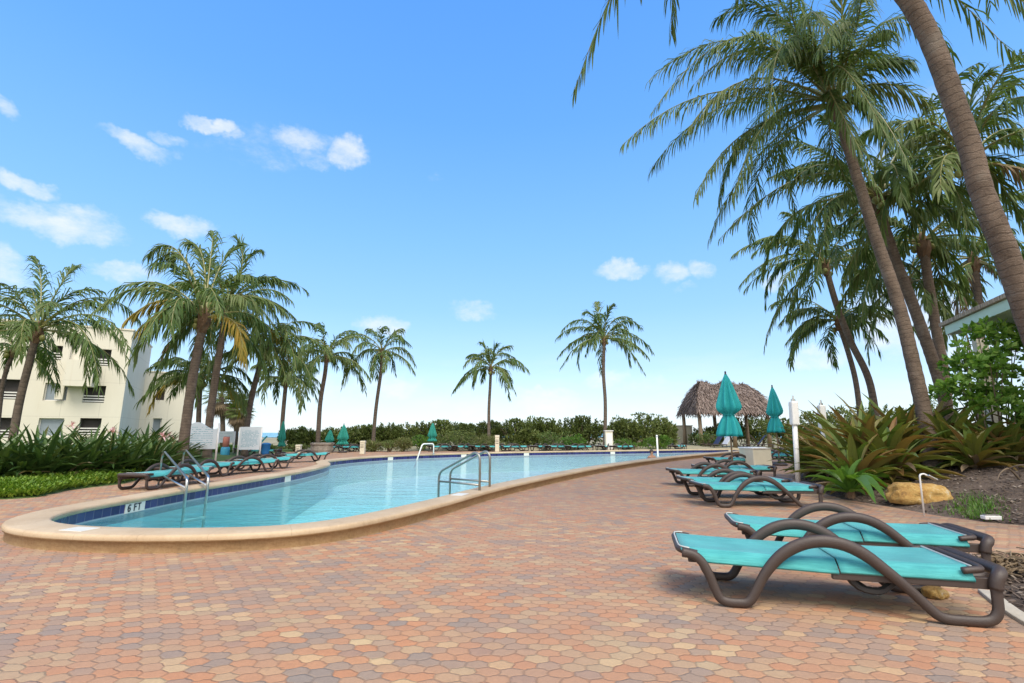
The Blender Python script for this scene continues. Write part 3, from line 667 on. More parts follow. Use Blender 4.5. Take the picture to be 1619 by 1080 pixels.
def palm(label, trunk, r0, r1, flen, n_rand, n_leaf=34, leafw=.05, leafl=.75, explicit=(), seed=1, group=None, yellow=0.15, hang=1.0, droop=0, nuts=4, segs=1,
         rings=False, name='coconut_palm', dead=.05, elmin=-14, elmax=78, wind=(0, 0), azr=None, top=True):
    """trunk: points from ground to crown"""
    rg = random.Random(seed); n_leaf = int(n_leaf * 1.25); leafl *= 1.15; P = catmull(trunk, 10 if rings else 6); P = resample(P, .10 if rings else .3, False) + [P[-1]]
    base = P[0].copy(); cr = P[-1]
    root = thing(name, label, 'palm tree', base, 0, group); T = MB(); Nn = len(P)
    rad = []
    for i in range(Nn):
        f = i / (Nn - 1); r = r1 + (r0 * .72 - r1) * (1 - f) ** 1.0 + r0 * .28 * math.exp(-f * 16)
        if rings: r *= 1 + .022 * math.sin(i * 2.2) + rg.uniform(-.012, .012)
        rad.append(r)
    T.tube([p - base for p in P], rad, 14 if rings else 9, 0, True)
    T.build('trunk', M['bark'] if rings else M['bark_far'], root, True)
    ax = (P[-1] - P[-3 if Nn > 3 else 0]).normalized()
    c0 = cr - base
    B_ = MB(); B_.lathe([(r1 * .9, -r1 * 3.2), (r1 * 1.25, -r1 * 1.8), (r1 * 1.6, -.1 * r1), (r1 * 1.45, r1 * 1.6), (r1 * .8, r1 * 3.2), (.02, r1 * 4.2)], c0, 10, 0, lambda a, j, z: 1 + .14 * math.sin(a * 5 + j * 2))
    B_.build('crown_base', M['fibre'], root)
    if nuts:
        for k in range(nuts):
            a = rg.uniform(0, 6.28); q = MB(); rr = rg.uniform(.085, .12)
            q.lathe([(rr * .3, -rr * 1.2), (rr * .85, -rr * .6), (rr, 0), (rr * .8, rr * .7), (rr * .25, rr * 1.15)], c0 + V((math.cos(a) * (r1 + .13), math.sin(a) * (r1 + .13), rg.uniform(-.25, .05))), 8)
            q.build('coconut', M['coconut'], root, True)
    specs = []
    for e in explicit:
        tip, arch = e[0], e[1] * 1.35; B = c0 + UP * r1 * 1.5; Tp = tip - base; d = Tp - B
        P1 = B + d * (e[2] if len(e) > 2 else .45) + UP * d.length * arch; specs.append((B, P1, Tp, e[3] if len(e) > 3 else None))
    ga = 2.399963
    for k in range(n_rand):
        f = (k + .5) / n_rand; az = k * ga + rg.uniform(-.3, .3)
        if azr: az = azr[0] + (azr[1] - azr[0]) * ((k * .618034) % 1)
        e0 = R(elmax + (elmin - elmax) * f ** .85 + rg.uniform(-7, 7))
        L = flen * rg.uniform(.86, 1.22) * (.8 if (f < .12) else 1.04)
        B = c0 + UP * r1 * rg.uniform(.4, 2.4); hd = V((math.cos(az), math.sin(az), 0)); hd = (hd + V((wind[0], wind[1], 0)) * .5)
        hd.normalize()
        e1 = e0 - R(rg.uniform(66, 108) + droop) * (.5 + .5 * math.cos(e0) if e0 > 0 else .5)
        P1 = B + (hd * math.cos(e0) + UP * math.sin(e0)) * L * .56
        P2 = P1 + (hd * math.cos(e1) + UP * math.sin(e1)) * L * .5 + V((wind[0], wind[1], 0)) * .35 * L * .5
        kind = None
        if f > .72 and rg.random() < yellow: kind = 'frond_yellow'
        if f > .85 and rg.random() < dead: kind = 'frond_dead'
        specs.append((B, P1, P2, kind))
    for B, P1, P2, kind in specs:
        q = MB(); frond(q, B, P1, P2, n_leaf, leafl, leafw, rg, hang * rg.uniform(.75, 1.25), r1 * .30 + .012, segs)
        o = q.build('frond', [M[kind or 'frond'], M['rachis']], root)
        if kind == 'frond_yellow': o['label'] = 'yellowing frond'
    return root
def tp(L, Y0, Y1=None, z0=0.0):          # trunk from photo pixels; the first point stands on the ground
    Y1 = Y0 if Y1 is None else Y1; n_ = len(L); out = []
    for i, (px, py) in enumerate(L):
        Y = Y0 + (Y1 - Y0) * i / (n_ - 1)
        out.append(V((xat(px, Y, z0), Y, z0)) if i == 0 else at(px, py, Y))
    return out
G1, G2, G3 = 'coconut palms on the left of the pool', 'coconut palms along the far shore', 'coconut palms leaning over the right planting bed'
ex = lambda L, Y: [(at(x, y, Y + dy), a) + tuple(r) for (x, y, dy, a, *r) in L]
# left group
palm('tall coconut palm with a curved trunk in front of the cream building', tp([(14, 700), (30, 640), (46, 575), (58, 528)], 20), .20, .13, 3.7, 17, 44, .05, .85, seed=3, group=G1, yellow=0, dead=0,
     explicit=ex([(175, 485, 0, .28), (205, 540, -1, .2), (120, 415, 1, .15), (55, 398, 1, .05), (-60, 560, 0, .25), (160, 600, -1.5, .25)], 20))
palm('slender coconut palm cut off by the left edge of the photo', tp([(-8, 690), (4, 610), (22, 556)], 23), .13, .09, 2.4, 14, 30, .055, .7, seed=5, group=G1, yellow=0)
palm('leaning coconut palm with orange yellow lower fronds beside the first left lounger', tp([(287, 735), (293, 680), (306, 590), (322, 508)], 17.6, 17.4), .24, .14, 3.3, 17, 46, .05, .80, seed=8, group=G1, yellow=.15, segs=2, rings=True,
     explicit=ex([(200, 500, -.9, .30, .5, 'frond_yellow'), (215, 520, -1.2, .33, .5, 'frond_yellow'), (206, 560, .3, .33, .45), (240, 600, 0, .30), (235, 395, .5, .35), (338, 360, 1, .05), (380, 380, 1, .12), (240, 415, .6, .42), (300, 375, .5, .2), (390, 470, -1, .2)], 17.5))
palm('leaning coconut palm just right of the palm with orange fronds', tp([(327, 722), (332, 660), (345, 570), (358, 495)], 22), .23, .14, 3.4, 18, 46, .05, .80, seed=12, group=G1, yellow=.15, segs=2, rings=True,
     explicit=ex([(462, 470, 0, .25), (440, 520, -.5, .3), (455, 445, 1, .25), (410, 390, .5, .2), (400, 560, -.5, .3), (375, 370, .5, .08), (470, 500, .5, .22), (330, 590, -.8, .3)], 22))
palm('dense coconut palm with a dark trunk behind the white notice board', tp([(386, 705), (392, 660), (402, 610), (418, 556)], 24.5), .20, .13, 3.0, 22, 34, .06, .8, seed=15, group=G1, yellow=.12,
     explicit=ex([(480, 540, 0, .25), (345, 600, 0, .2), (455, 600, 0, .28), (380, 490, 0, .1), (470, 580, -1, .25)], 23))
palm('small coconut palm with a bushy crown rising above the teal umbrella', tp([(444, 705), (447, 660), (452, 606)], 33), .19, .13, 2.9, 20, 30, .07, .75, seed=19, group=G1, yellow=.1)
palm('young coconut palm with low fronds in front of the peach wing', tp([(312, 712), (314, 660), (316, 606)], 24), .16, .11, 2.8, 14, 34, .06, .75, seed=21, group=G1, yellow=.2,
     explicit=ex([(240, 610, -1, .25), (215, 635, -1, .22), (245, 570, 0, .2), (390, 630, 0, .3)], 24))
# far shore
palm('leaning coconut palm rising from the stone planter at the pool corner', tp([(502, 712), (506, 640), (514, 590), (516, 566)], 30), .19, .12, 3.1, 17, 32, .065, .8, seed=23, group=G2, yellow=.05, elmin=-18)
palm('slim leaning coconut palm behind the pair of far teal umbrellas', tp([(589, 708), (594, 650), (602, 590), (604, 560)], 33), .17, .11, 3.0, 16, 30, .065, .8, seed=27, group=G2, yellow=.05, elmin=-18)
palm('short straight coconut palm alone in the middle of the far hedge', tp([(773, 700), (773, 650), (775, 610), (776, 586)], 35), .16, .10, 2.9, 13, 30, .07, .75, seed=31, group=G2, yellow=.0, elmin=-16,
     explicit=ex([(716, 616, 0, .25), (830, 583, 0, .25), (815, 618, 0, .35), (762, 540, 0, .12), (785, 545, 0, .12), (740, 560, 0, .25)], 35))
palm('tallest far coconut palm with a straight dark trunk and wide drooping fronds', tp([(956, 700), (957, 640), (954, 590), (955, 540)], 34.5), .18, .115, 3.5, 14, 34, .07, .8, seed=35, group=G2, yellow=.0, elmin=-16,
     explicit=ex([(882, 560, 0, .2), (1018, 584, 0, .25), (1032, 552, 0, .25), (880, 530, 0, .25), (944, 474, 1, .10), (968, 478, -1, .1), (925, 490, 0, .2), (905, 545, 1, .3), (1015, 515, 0, .3)], 34.5))
# cabbage palms with brown skirts behind the notice boards
def fan_palm(label, px, pyb, pyc, Y, seed, rr=1.25):
    rg = random.Random(seed); b = V((xat(px, Y, 0), Y, 0)); c = at(px + rg.uniform(-3, 3), pyc, Y); root = thing('cabbage_palm', label, 'palm tree', b, 0, 'cabbage palms behind the notice boards')
    q = MB(); q.tube([V((0, 0, 0)), (c - b) * .5 + V((.05, 0, 0)), c - b], [.17, .14, .15], 9); q.build('trunk', M['bark_far'], root, True)
    for nm, mt, cnt, e0, e1 in (('fan_leaf', 'frond', 26, 75, -20), ('dry_leaf', 'frond_dead', 20, -30, -80)):
        for k in range(cnt):
            az = k * 2.4 + rg.uniform(-.3, .3); e = R(e0 + (e1 - e0) * (k + .5) / cnt); d = V((math.cos(az) * math.cos(e), math.sin(az) * math.cos(e), math.sin(e)))
            q = MB(); s_ = c - b; h_ = s_ + d * rr * .45; q.tube([s_, h_], [.025, .012], 4, 1)
            sd = d.cross(UP).normalized(); nr = sd.cross(d)
            for j in range(13):
                a = (j - 6) / 6 * 1.15; dj = (d * math.cos(a) + sd * math.sin(a) - UP * .25 + nr * .1 * abs(a)).normalized(); tipp = h_ + dj * rr * .62 * rg.uniform(.85, 1.1) - UP * .12
                w = nr.cross(dj).normalized() * .035; mid = h_ + dj * rr * .36
                q.add([h_, mid - w, mid + w, tipp], [(0, 1, 2), (1, 3, 2)], 0)
            q.build(nm, [M[mt], M['rachis']], root)
fan_palm('cabbage palm with a shaggy brown skirt nearest the leaning palms', 352, 705, 628, 31, 1)
fan_palm('cabbage palm with a brown skirt behind the small white board', 371, 705, 640, 33, 2, 1.1)
fan_palm('smallest cabbage palm with dry leaves just left of the far notice board', 381, 705, 652, 30, 3, .95)
# right group
R2Y = 11.3
palm('big coconut palm with a ringed leaning trunk in the mulch bed behind the path lamp', [gr(1478, 758, .22)] + [at(x, y, 11.3 + d) for x, y, d in ((1468, 690, .05), (1447, 590, .1), (1420, 480, .15), (1386, 380, .2), (1352, 270, .2), (1322, 172, .2))],
     .225, .108, 4.6, 14, 78, .030, .78, seed=41, group=G3, yellow=0, segs=2, rings=True, nuts=5, elmin=-10, hang=1.15, azr=(R(20), R(190)),
     explicit=ex([(1180, 40, -1.6, .3), (1265, -50, -3.4, .2), (1360, -20, -3.2, .25), (1410, 40, -2.2, .3), (1310, 30, -4, .3), (1130, 20, .6, .3), (1215, 150, -2.6, .4), (1400, 200, -2.4, .42), (984, 209, -.3, .20, .42), (1098, 297, .3, .22, .5), (1158, 298, -.6, .26, .5), (1030, 158, .3, .42, .4), (1094, 122, .8, .42, .35), (1150, -60, 0, .15), (1230, -90, .5, .1), (1310, -110, -1, .05), (1400, -60, .3, .15),
                  (1436, 90, -.8, .28), (1470, 160, -.4, .22), (1440, 260, -1.0, .34), (1388, 290, -1.2, .42), (1290, 60, -3.2, .3, .35), (1340, 40, -3.0, .32, .3), (1240, 60, -2.4, .34, .3), (1185, 110, -1.2, .30), (1480, 30, .5, .3), (1200, 20, 1.6, .2)], R2Y))
Y1 = 5.6
k1 = V((3.67, 5.4, 10.1))
r1t = [V((xat(1800, 6.1, .12), 6.1, .05)), at(1705, 690, 5.9), at(1640, 540, 5.7), at(1590, 400, Y1), at(1551, 300, Y1), at(1522, 200, Y1), at(1437, 0, Y1), V((4.16, 5.5, 8.5)), k1]
palm('nearest coconut palm, only its thick dark leaning trunk and some frond tips in view', r1t, .175, .108, 4.8, 10, 80, .030, .75, seed=47, group=G3, yellow=0, segs=2, rings=True, nuts=0, elmin=10, hang=1.2, azr=(R(-150), R(-20)),
     explicit=ex([(908, 118, 1.4, .30, .42), (1010, -40, 2.2, .3), (1060, 40, 3.2, .3, .4), (1170, -10, 3, .3), (1500, 60, 2.8, .25), (1600, 62, 1.8, .25), (1680, 40, .8, .25), (1560, -20, 3.4, .25)], Y1))
palm('coconut palm whose crown shows just right of the big ringed trunk', [V((xat(1512, 15, .2), 15, .2))] + [at(x, y, 15) for x, y in ((1490, 620), (1450, 500), (1412, 400), (1388, 322))], .24, .14, 4.1, 15, 50, .05, .8, seed=53, group=G3, yellow=0, segs=2, rings=True,
     elmin=-25, explicit=ex([(1134, 365, -.5, .20, .4), (1218, 272, .3, .2), (1525, 240, 0, .25), (1240, 215, .5, .12), (1300, 180, .5, .1), (1470, 200, .5, .15), (1290, 420, -1, .3), (1540, 300, -1, .2), (1500, 400, -1, .3)], 15))
palm('coconut palm with grey trunk and rust brown crown base between the two near trunks', [V((xat(1500, 17.5, .2), 17.5, .2))] + [at(x, y, 17.5) for x, y in ((1495, 610), (1480, 520), (1467, 440), (1460, 392))], .24, .15, 3.8, 17, 44, .055, .8, seed=59, group=G3, yellow=.15, segs=2,
     elmin=-25, rings=True, explicit=ex([(1330, 330, 0, .2), (1360, 500, 0, .3), (1580, 350, 0, .2), (1545, 480, 0, .3), (1430, 240, 0, .1)], 17.5))
palm('slim young coconut palm leaning against the grey trunked palm', [V((xat(1500, 19, .2), 19, .2))] + [at(x, y, 19) for x, y in ((1488, 600), (1462, 530), (1443, 480), (1438, 450))], .13, .09, 2.8, 11, 36, .055, .7, seed=61, group=G3, yellow=.1, elmin=-50)
palm('bent windswept coconut palm, upper of the two left of the big ringed trunk', [V((xat(1392, 21, .2), 21, .2))] + [at(x, y, 21) for x, y in ((1376, 608), (1345, 540), (1322, 480), (1306, 424))], .21, .12, 3.9, 15, 42, .055, .8, seed=67, group=G3, yellow=.0, segs=2,
     elmin=-25, wind=(-.4, 0), explicit=ex([(1172, 440, 0, .2), (1195, 375, 0, .15), (1240, 330, 0, .12), (1310, 330, 0, .08), (1420, 440, 0, .2), (1246, 485, -.5, .3), (1400, 380, 0, .2)], 21))
palm('narrow trunked coconut palm, lower of the two left of the big ringed trunk', [V((xat(1366, 23, .2), 23, .2))] + [at(x, y, 23) for x, y in ((1355, 615), (1342, 560), (1326, 512))], .17, .11, 3.2, 12, 38, .06, .8, seed=71, group=G3, yellow=.05,
     elmin=-16, explicit=ex([(1243, 500, 0, .2), (1244, 535, 0, .22), (1247, 560, 0, .2), (1400, 530, 0, .25), (1410, 490, 0, .2)], 23))
palm('coconut palm with pale dry fronds behind the pavilion roof', [V((xat(1552, 21, .2), 21, .2))] + [at(x, y, 21) for x, y in ((1551, 560), (1547, 480), (1540, 418))], .22, .15, 3.4, 20, 40, .055, .8, seed=73, group=G3, yellow=.0, dead=.7, elmin=-60, segs=2)
palm('coconut palm mostly hidden behind the nearest thick trunk', [V((xat(1690, 12.5, .2), 12.5, .2))] + [at(x, y, 12.5) for x, y in ((1640, 560), (1580, 380), (1535, 262))], .24, .14, 3.7, 15, 50, .05, .8, seed=79, group=G3, yellow=.0, segs=2, rings=True,
     elmin=-20, explicit=ex([(1600, 125, 0, .2), (1640, 215, 0, .25), (1660, 270, 0, .2), (1560, 110, 0, .15), (1430, 220, 0, .25), (1640, 380, 0, .3)], 12.5))

# ------------------------------------------------------------------ strap-leaved lilies
def strap(mb, P0, P1, P2, w, mi=0, n=6, fold=.35):
    vs = []; L = []
    for i in range(n + 1):
        s = i / n; p = bez(P0, P1, P2, s); t = bezt(P0, P1, P2, s).normalized(); sd = t.cross(UP)
        if sd.length < .15: sd = (P2 - P0).cross(UP) + V((.01, 0, 0))
        sd.normalize(); nr = sd.cross(t); ww = w * (math.sin(math.pi * min(1, .22 + .78 * s)) ** .7 if s < 1 else 0.02) * (1 if s > .05 else .8)
        vs += [p - sd * ww / 2 + nr * ww * fold, p, p + sd * ww / 2 + nr * ww * fold]
    fs = []
    for i in range(n): 
        for k in (0, 1): fs.append((i * 3 + k, i * 3 + k + 1, i * 3 + k + 4, i * 3 + k + 3))
    mb.add(vs, fs, mi)
def lily(label, x, y, z, h, n, w, mat, rg, name='crinum_lily', group=None, flowers=0, spread=1.0, dry=.0):
    root = thing(name, label, 'plant', (x, y, z), 0, group); mb = MB()
    for k in range(n):
        az = k * 2.399 + rg.uniform(-.35, .35); f = (k + .5) / n; e = R(82 - 66 * f + rg.uniform(-8, 8)); L = h * rg.uniform(.85, 1.15) * (1.0 if f < .7 else .85)
        hd = V((math.cos(az), math.sin(az), 0)); B = hd * .06 + UP * (h * .12 * (1 - f)); c = V((math.cos(az) * math.cos(e) * spread, math.sin(az) * math.cos(e) * spread, math.sin(e)))
        P1 = B + c * L * .58; e2 = e - R(rg.uniform(25, 75)); P2 = P1 + V((hd.x * math.cos(e2), hd.y * math.cos(e2), math.sin(e2))) * L * .5
        if P2.z < -.05: P2.z = -.05 + rg.uniform(0, .1)
        strap(mb, B, P1, P2, w * rg.uniform(.7, 1.25), 1 if (f > .6 and rg.random() < dry) else 0)
    mb.build('leaves', [M[mat], M['frond_dead']], root)
    st = MB(); st.tube([V((0, 0, -.1)), V((.02, 0, h * .22))], [.09, .05], 8); st.build('stem', M['fibre'], root)
    for k in range(flowers):
        az = rg.uniform(3.6, 5.8); hh = h * rg.uniform(.7, 1.05); tipv = V((math.cos(az) * .55, math.sin(az) * .55, hh)); q = MB(); q.tube([V((0, 0, .2)), tipv * .6 + UP * .15, tipv], [.018, .015, .012], 5, 1)
        for j in range(16):
            a = j * 2.4; e = R(rg.uniform(-25, 80)); d = V((math.cos(a) * math.cos(e), math.sin(a) * math.cos(e), math.sin(e))); strap(q, tipv, tipv + d * .11 + UP * .03, tipv + d * .2 - UP * .05, .04, 0, 3, .1)
        q.build('flower', [M['petal'], M['rachis']], root)
    return root
rg = random.Random(77)
GL = 'crinum lilies in the left hedge'
lil = [(-40, 768, 1.45), (-8, 766, 1.4), (30, 764, 1.45), (66, 762, 1.5), (100, 759, 1.5), (135, 757, 1.6), (168, 754, 1.55), (202, 751, 1.6), (234, 748, 1.55), (262, 738, 1.45), (8, 748, 1.6), (52, 746, 1.7), (95, 744, 1.75), (140, 741, 1.85), (185, 738, 1.9), (225, 735, 1.85), (258, 728, 1.7), (284, 731, 1.3)]
where = ['at the left edge of the photo', 'second from the left edge', 'below the left palm trunk', 'right of the left palm trunk', 'below the lowest grey window', 'with a pale spike behind the bright ground cover', 'with a pink flower head facing the pool', 'behind the dark arm of the left lounger', 'with arching yellowed leaves', 'next to the leaning trunk', 'in the back row by the left palm', 'in the back row below the grey windows', 'in the back row under the balcony', 'in the back row, pink flowered, below the dark window', 'in the back row left of the building corner', 'in the back row below the building corner', 'in the back row below the peach wing', 'lowest, touching the leaning trunk']
for i, (px, py, h_) in enumerate(lil):
    p_ = gr(px, py, .1); lily('dark green strap leaved lily ' + where[i], p_.x, p_.y, .08, h_ * rg.uniform(.68, .8), 60, .10, 'crinum', rg, group=GL, flowers=(1 if i in (0, 6, 8, 13, 16, 17) else 0), dry=.06)
GR = 'bronze lilies in the right planting bed'
rl = [(1306, 12.4, 1.2, .12, 'beside the white post lamp, with pale lower leaves'), (1326, 12.0, 1.5, .14, 'behind the white post lamp'), (1352, 9.9, 1.15, .14, 'at the bed corner by the middle lounger'), (1368, 10.9, 1.75, .16, 'tall, with spiky bronze tips left of the ringed trunk'),
      (1410, 10.4, 1.55, .16, 'broad, directly left of the ringed trunk'), (1435, 12.2, 1.9, .16, 'tallest, behind the ringed trunk'), (1335, 12.8, 1.75, .14, 'in the second row behind the white lamp'), (1392, 12.6, 1.95, .15, 'in the second row under the two distant trunks'), (1298, 13.4, 1.4, .12, 'in the second row at the left end of the bed'),
      (1515, 11.2, 1.5, .14, 'just right of the ringed trunk'), (1545, 10.2, 1.0, .13, 'with ragged dry leaves right of the ringed trunk'), (1572, 10.7, 1.15, .13, 'below the green leafy shrub'), (1600, 10.3, .95, .13, 'low, under the right side of the shrub'), (1645, 10.7, 1.3, .13, 'at the right edge below the shrub'), (1480, 13.5, 1.7, .14, 'in the back row, half hidden by the ringed trunk')]
for i, (px, Y, h_, w_, wh) in enumerate(rl):
    x_ = xat(px, Y, .4); z_ = bedz(x_, Y, RB, .16, .75); lily('large bronze and green lily ' + wh, x_, Y, z_, h_ * .90, 56, w_ * 1.2, 'bronze', rg, group=GR, dry=.26, name='bronze_lily')
p_ = gr(1357, 778, .15); q = lily('bright green broad leaved bromeliad spreading at the edge of the mulch bed', p_.x - .05, p_.y + .15, .12, .62, 18, .15, 'bright', rg, name='bromeliad', spread=1.15)
for k, (tx, ty) in enumerate([(1402, 792), (1428, 772), (1385, 797), (1416, 783)]):
    mb = MB(); T_ = gr(tx, ty, .12) - q.location; strap(mb, V((0, 0, .15)), T_ * .45 + UP * .5, T_, .19, 0, 7); mb.build('long_leaf', [M['bright']], q)

# ------------------------------------------------------------------ leafy bushes
def leaf_cloud(mb, c, rad, n, size, rg, clumps=12, up=.4, flat_top=False, asp=.5, mi=0, low=-.7):
    cs = []
    for _ in range(clumps):
        while True:
            v = V((rg.uniform(-1, 1), rg.uniform(-1, 1), rg.uniform(low, 1)))
            if flat_top or v.length < 1: break
        cs.append((v * .86, rg.uniform(.22, .42)))
    for _ in range(n):
        cc, cr = cs[rg.randrange(clumps)]
        d = V((rg.gauss(0, 1), rg.gauss(0, 1), rg.gauss(0, 1))).normalized(); pnt = cc + d * cr * rg.uniform(.5, 1) ** .5
        if flat_top: pnt = V(tuple(max(-1, min(1, q_)) for q_ in pnt))
        p = V(c) + V((pnt.x * rad[0], pnt.y * rad[1], pnt.z * rad[2]))
        a = (d + V((rg.gauss(0, .5), rg.gauss(0, .5), rg.gauss(0, .5) + up))).normalized(); sd = a.cross(V((rg.gauss(0, 1), rg.gauss(0, 1), rg.gauss(0, 1)))).normalized()
        s_ = size * rg.uniform(.65, 1.3); t = p + a * s_; m_ = p + a * s_ * .5; w = sd * s_ * asp / 2; nn = a.cross(sd) * s_ * .08
        mb.add([p, m_ - w + nn, t, m_ + w + nn], [(0, 1, 2), (0, 2, 3)], mi)
def bush(label, px, Y, top_py, wpx, n, size, mat, seed, name='sea_grape_bush', group=None, zb=.1, flat=False, spikes=0, asp=.5, deep=None, clumps=16, cat='bush'):
    rg = random.Random(seed); x = xat(px, Y, 1); zt = at(px, top_py, Y).z; w = wpx / F * Y / 2 * 1.02; h = zt - zb; root = thing(name, label, cat, (x, Y, zb), 0, group)
    mb = MB(); leaf_cloud(mb, (0, 0, h * .5), (w, deep or max(.8, w * .55), h * .56), n, size, rg, clumps, .5, flat, asp)
    for _ in range(spikes):                                         # upright leafy shoots over the top
        bx, by = rg.uniform(-w * .9, w * .9), rg.uniform(-.7, .7); hh = h * rg.uniform(.55, .98) * math.sqrt(max(.1, 1 - (bx / w) ** 2 * .6)); lean = rg.uniform(-.15, .15)
        for j in range(16):
            zz = hh + j * .028 - .15; az = j * 2.4 + bx; d = V((math.cos(az), math.sin(az), rg.uniform(.7, 1.6))).normalized(); p = V((bx + lean * (zz - hh), by, zz)); sd = d.cross(UP).normalized() * size * .25; t = p + d * size * 1.15
            mb.add([p, (p + t) / 2 - sd, t, (p + t) / 2 + sd], [(0, 1, 2), (0, 2, 3)])
    mb.build('foliage', M[mat], root)
    tw = MB()
    for _ in range(7):
        a = rg.uniform(0, 6.28); tw.tube([V((rg.uniform(-.2, .2) * w, 0, -.15)), V((math.cos(a) * w * .4, math.sin(a) * .4, h * .45)), V((math.cos(a) * w * .7, math.sin(a) * .6, h * .8))], [.04, .025, .012], 5)
    tw.build('stem', M['twig'], root); return root
GH = 'sea grape bushes of the far hedge'
hb = [(476, 36.5, 684, 50, 'at its left end, behind the planter palm'), (535, 37, 684, 62, 'behind the pair of far teal umbrellas'), (575, 38, 681, 50, 'left of the slim leaning palm'), (612, 38, 678, 52, 'right of the slim leaning palm'), (655, 38, 674, 58, 'left of the single far umbrella'), (700, 38, 672, 52, 'right of the single far umbrella'),
      (735, 39, 676, 40, 'behind the clipped box hedge'), (775, 38, 674, 48, 'at the foot of the short lone palm'), (815, 37, 671, 60, 'left of the highest part'), (850, 38, 670, 50, 'rounded, right of the short lone palm'), (888, 38, 668, 58, 'highest, left of the tallest far palm'), (925, 38, 667, 58, 'directly left of the tallest far palm'),
      (985, 37, 670, 50, 'just right of the tallest far palm'), (1020, 37.5, 663, 62, 'rounded, left of the thatched hut'), (1050, 38, 668, 34, 'last before the low beige wall')]
for i, (px, Y, ty, w_, wh) in enumerate(hb): bush('dark sea grape bush of the far hedge, ' + wh, px, Y, ty - 3, w_ * 1.2, 2900, .22, 'grape', 100 + i, group=GH, spikes=30, asp=.5, clumps=30)
hut = [(1120, 41, 680, 46, 'left of the hut'), (1165, 44, 664, 60, 'behind the large teal umbrella under the hut'), (1205, 44, 660, 60, 'behind the right hut posts'), (1240, 36, 668, 54, 'right of the hut behind the white post lamp'), (1285, 34, 660, 60, 'behind the second white post'), (1330, 36, 648, 70, 'behind the bronze lilies'), (1395, 36, 640, 80, 'under the two far leaning trunks'), (1470, 36, 630, 90, 'right of the big ringed trunk')]
for i, (px, Y, ty, w_, wh) in enumerate(hut): bush('dark sea grape bush ' + wh, px, Y, ty - 1, w_ * 1.15, 2600, .22, 'grape', 140 + i, group='sea grape bushes round the hut', spikes=14, asp=.42)
bush('clipped box hedge with a flat top in the far hedge line', 720, 33.5, 683, 58, 2600, .10, 'grape', 160, name='clipped_hedge', flat=True, deep=.7, clumps=60, cat='hedge')
bush('round clipped bush by the pool, between the beige bollard and the grab rail', 617, 31.5, 697, 24, 1500, .08, 'grape', 161, name='round_bush', clumps=40)
for i, (px, Y, ty, w_, mt, lb) in enumerate([(592, 31.8, 699, 30, 'sea_oat', 'pale grassy clump left of the round clipped bush'), (638, 32, 696, 20, 'sea_oat', 'straw coloured grassy clump right of the round clipped bush'), (668, 33, 690, 36, 'bright', 'bright green bush below the single far umbrella'), (770, 33.5, 692, 44, 'sea_oat', 'pale flowering grassy clump under the short lone palm'),
        (880, 34, 682, 60, 'hedge_bright', 'yellow green bush in the middle of the far hedge'), (910, 33.6, 689, 44, 'bright', 'bright green low bush left of the tallest far palm'), (998, 33.8, 692, 60, 'bright', 'low bright green bush right of the tallest far palm'), (1040, 34, 690, 34, 'bright', 'low bright green bush by the white pole'),
        (1115, 37.5, 684, 34, 'hedge_bright', 'yellow green bush beside the left hut post'), (340, 27, 708, 44, 'bright', 'bright green bush under the wavy topped notice board'), (375, 28, 706, 36, 'bright', 'bright green bush between the notice boards'), (425, 31, 700, 50, 'hedge_bright', 'pale green bush behind the blue bin'), (470, 32, 704, 44, 'grape', 'low dark hedge clump left of the stone planter'), (1262, 26, 690, 30, 'bright', 'light green bush just behind the white post lamp')]):
    bush(lb, px, Y, ty, w_ * 1.1, 1100, .14 if mt != 'sea_oat' else .3, mt, 170 + i, name='low_bush' if mt != 'sea_oat' else 'grass_clump', asp=.42 if mt != 'sea_oat' else .08, deep=.7, clumps=14, cat='bush' if mt != 'sea_oat' else 'grass clump')
# broad-leaved shrub on the right
rg = random.Random(9); sp = V((xat(1600, 11.2, .25), 11.2, .25)); root = thing('leafy_shrub', 'tall bright green broad leaved shrub with bare branching stems in front of the pavilion', 'shrub', sp)
st = MB(); lf = MB(); tips = []
for (px, py, dy) in [(1525, 560, 0), (1548, 535, .3), (1575, 525, -.2), (1600, 540, .4), (1515, 600, -.2), (1540, 590, .5), (1565, 575, -.6), (1590, 590, .2), (1620, 560, 0), (1640, 590, .3), (1530, 625, .2), (1560, 615, 0), (1600, 620, -.4), (1635, 620, 0), (1510, 580, .4), (1660, 540, .2), (1580, 550, .7), (1612, 520, .5), (1505, 618, .1), (1640, 520, -.2), (1585, 565, -.5), (1550, 640, -.3), (1605, 650, -.5), (1640, 665, -.3)]:
    T_ = at(px, py, 11.2 + dy) - sp; b = V((rg.uniform(-.25, .25), rg.uniform(-.2, .2), -.1)); k_ = b + (T_ - b) * .5 + V((rg.uniform(-.2, .2), rg.uniform(-.2, .2), -.1))
    pts = catmull([b, (b + k_) / 2 + V((rg.uniform(-.1, .1), 0, 0)), k_, T_], 4); st.tube(pts, [.03 * (1 - .75 * i / (len(pts) - 1)) for i in range(len(pts))], 5)
    leaf_cloud(lf, T_, (.36, .36, .30), 130, .15, rg, 7, .3, False, .58)
st.build('branches', M['twig'], root); lf.build('foliage', M['shrub'], root)
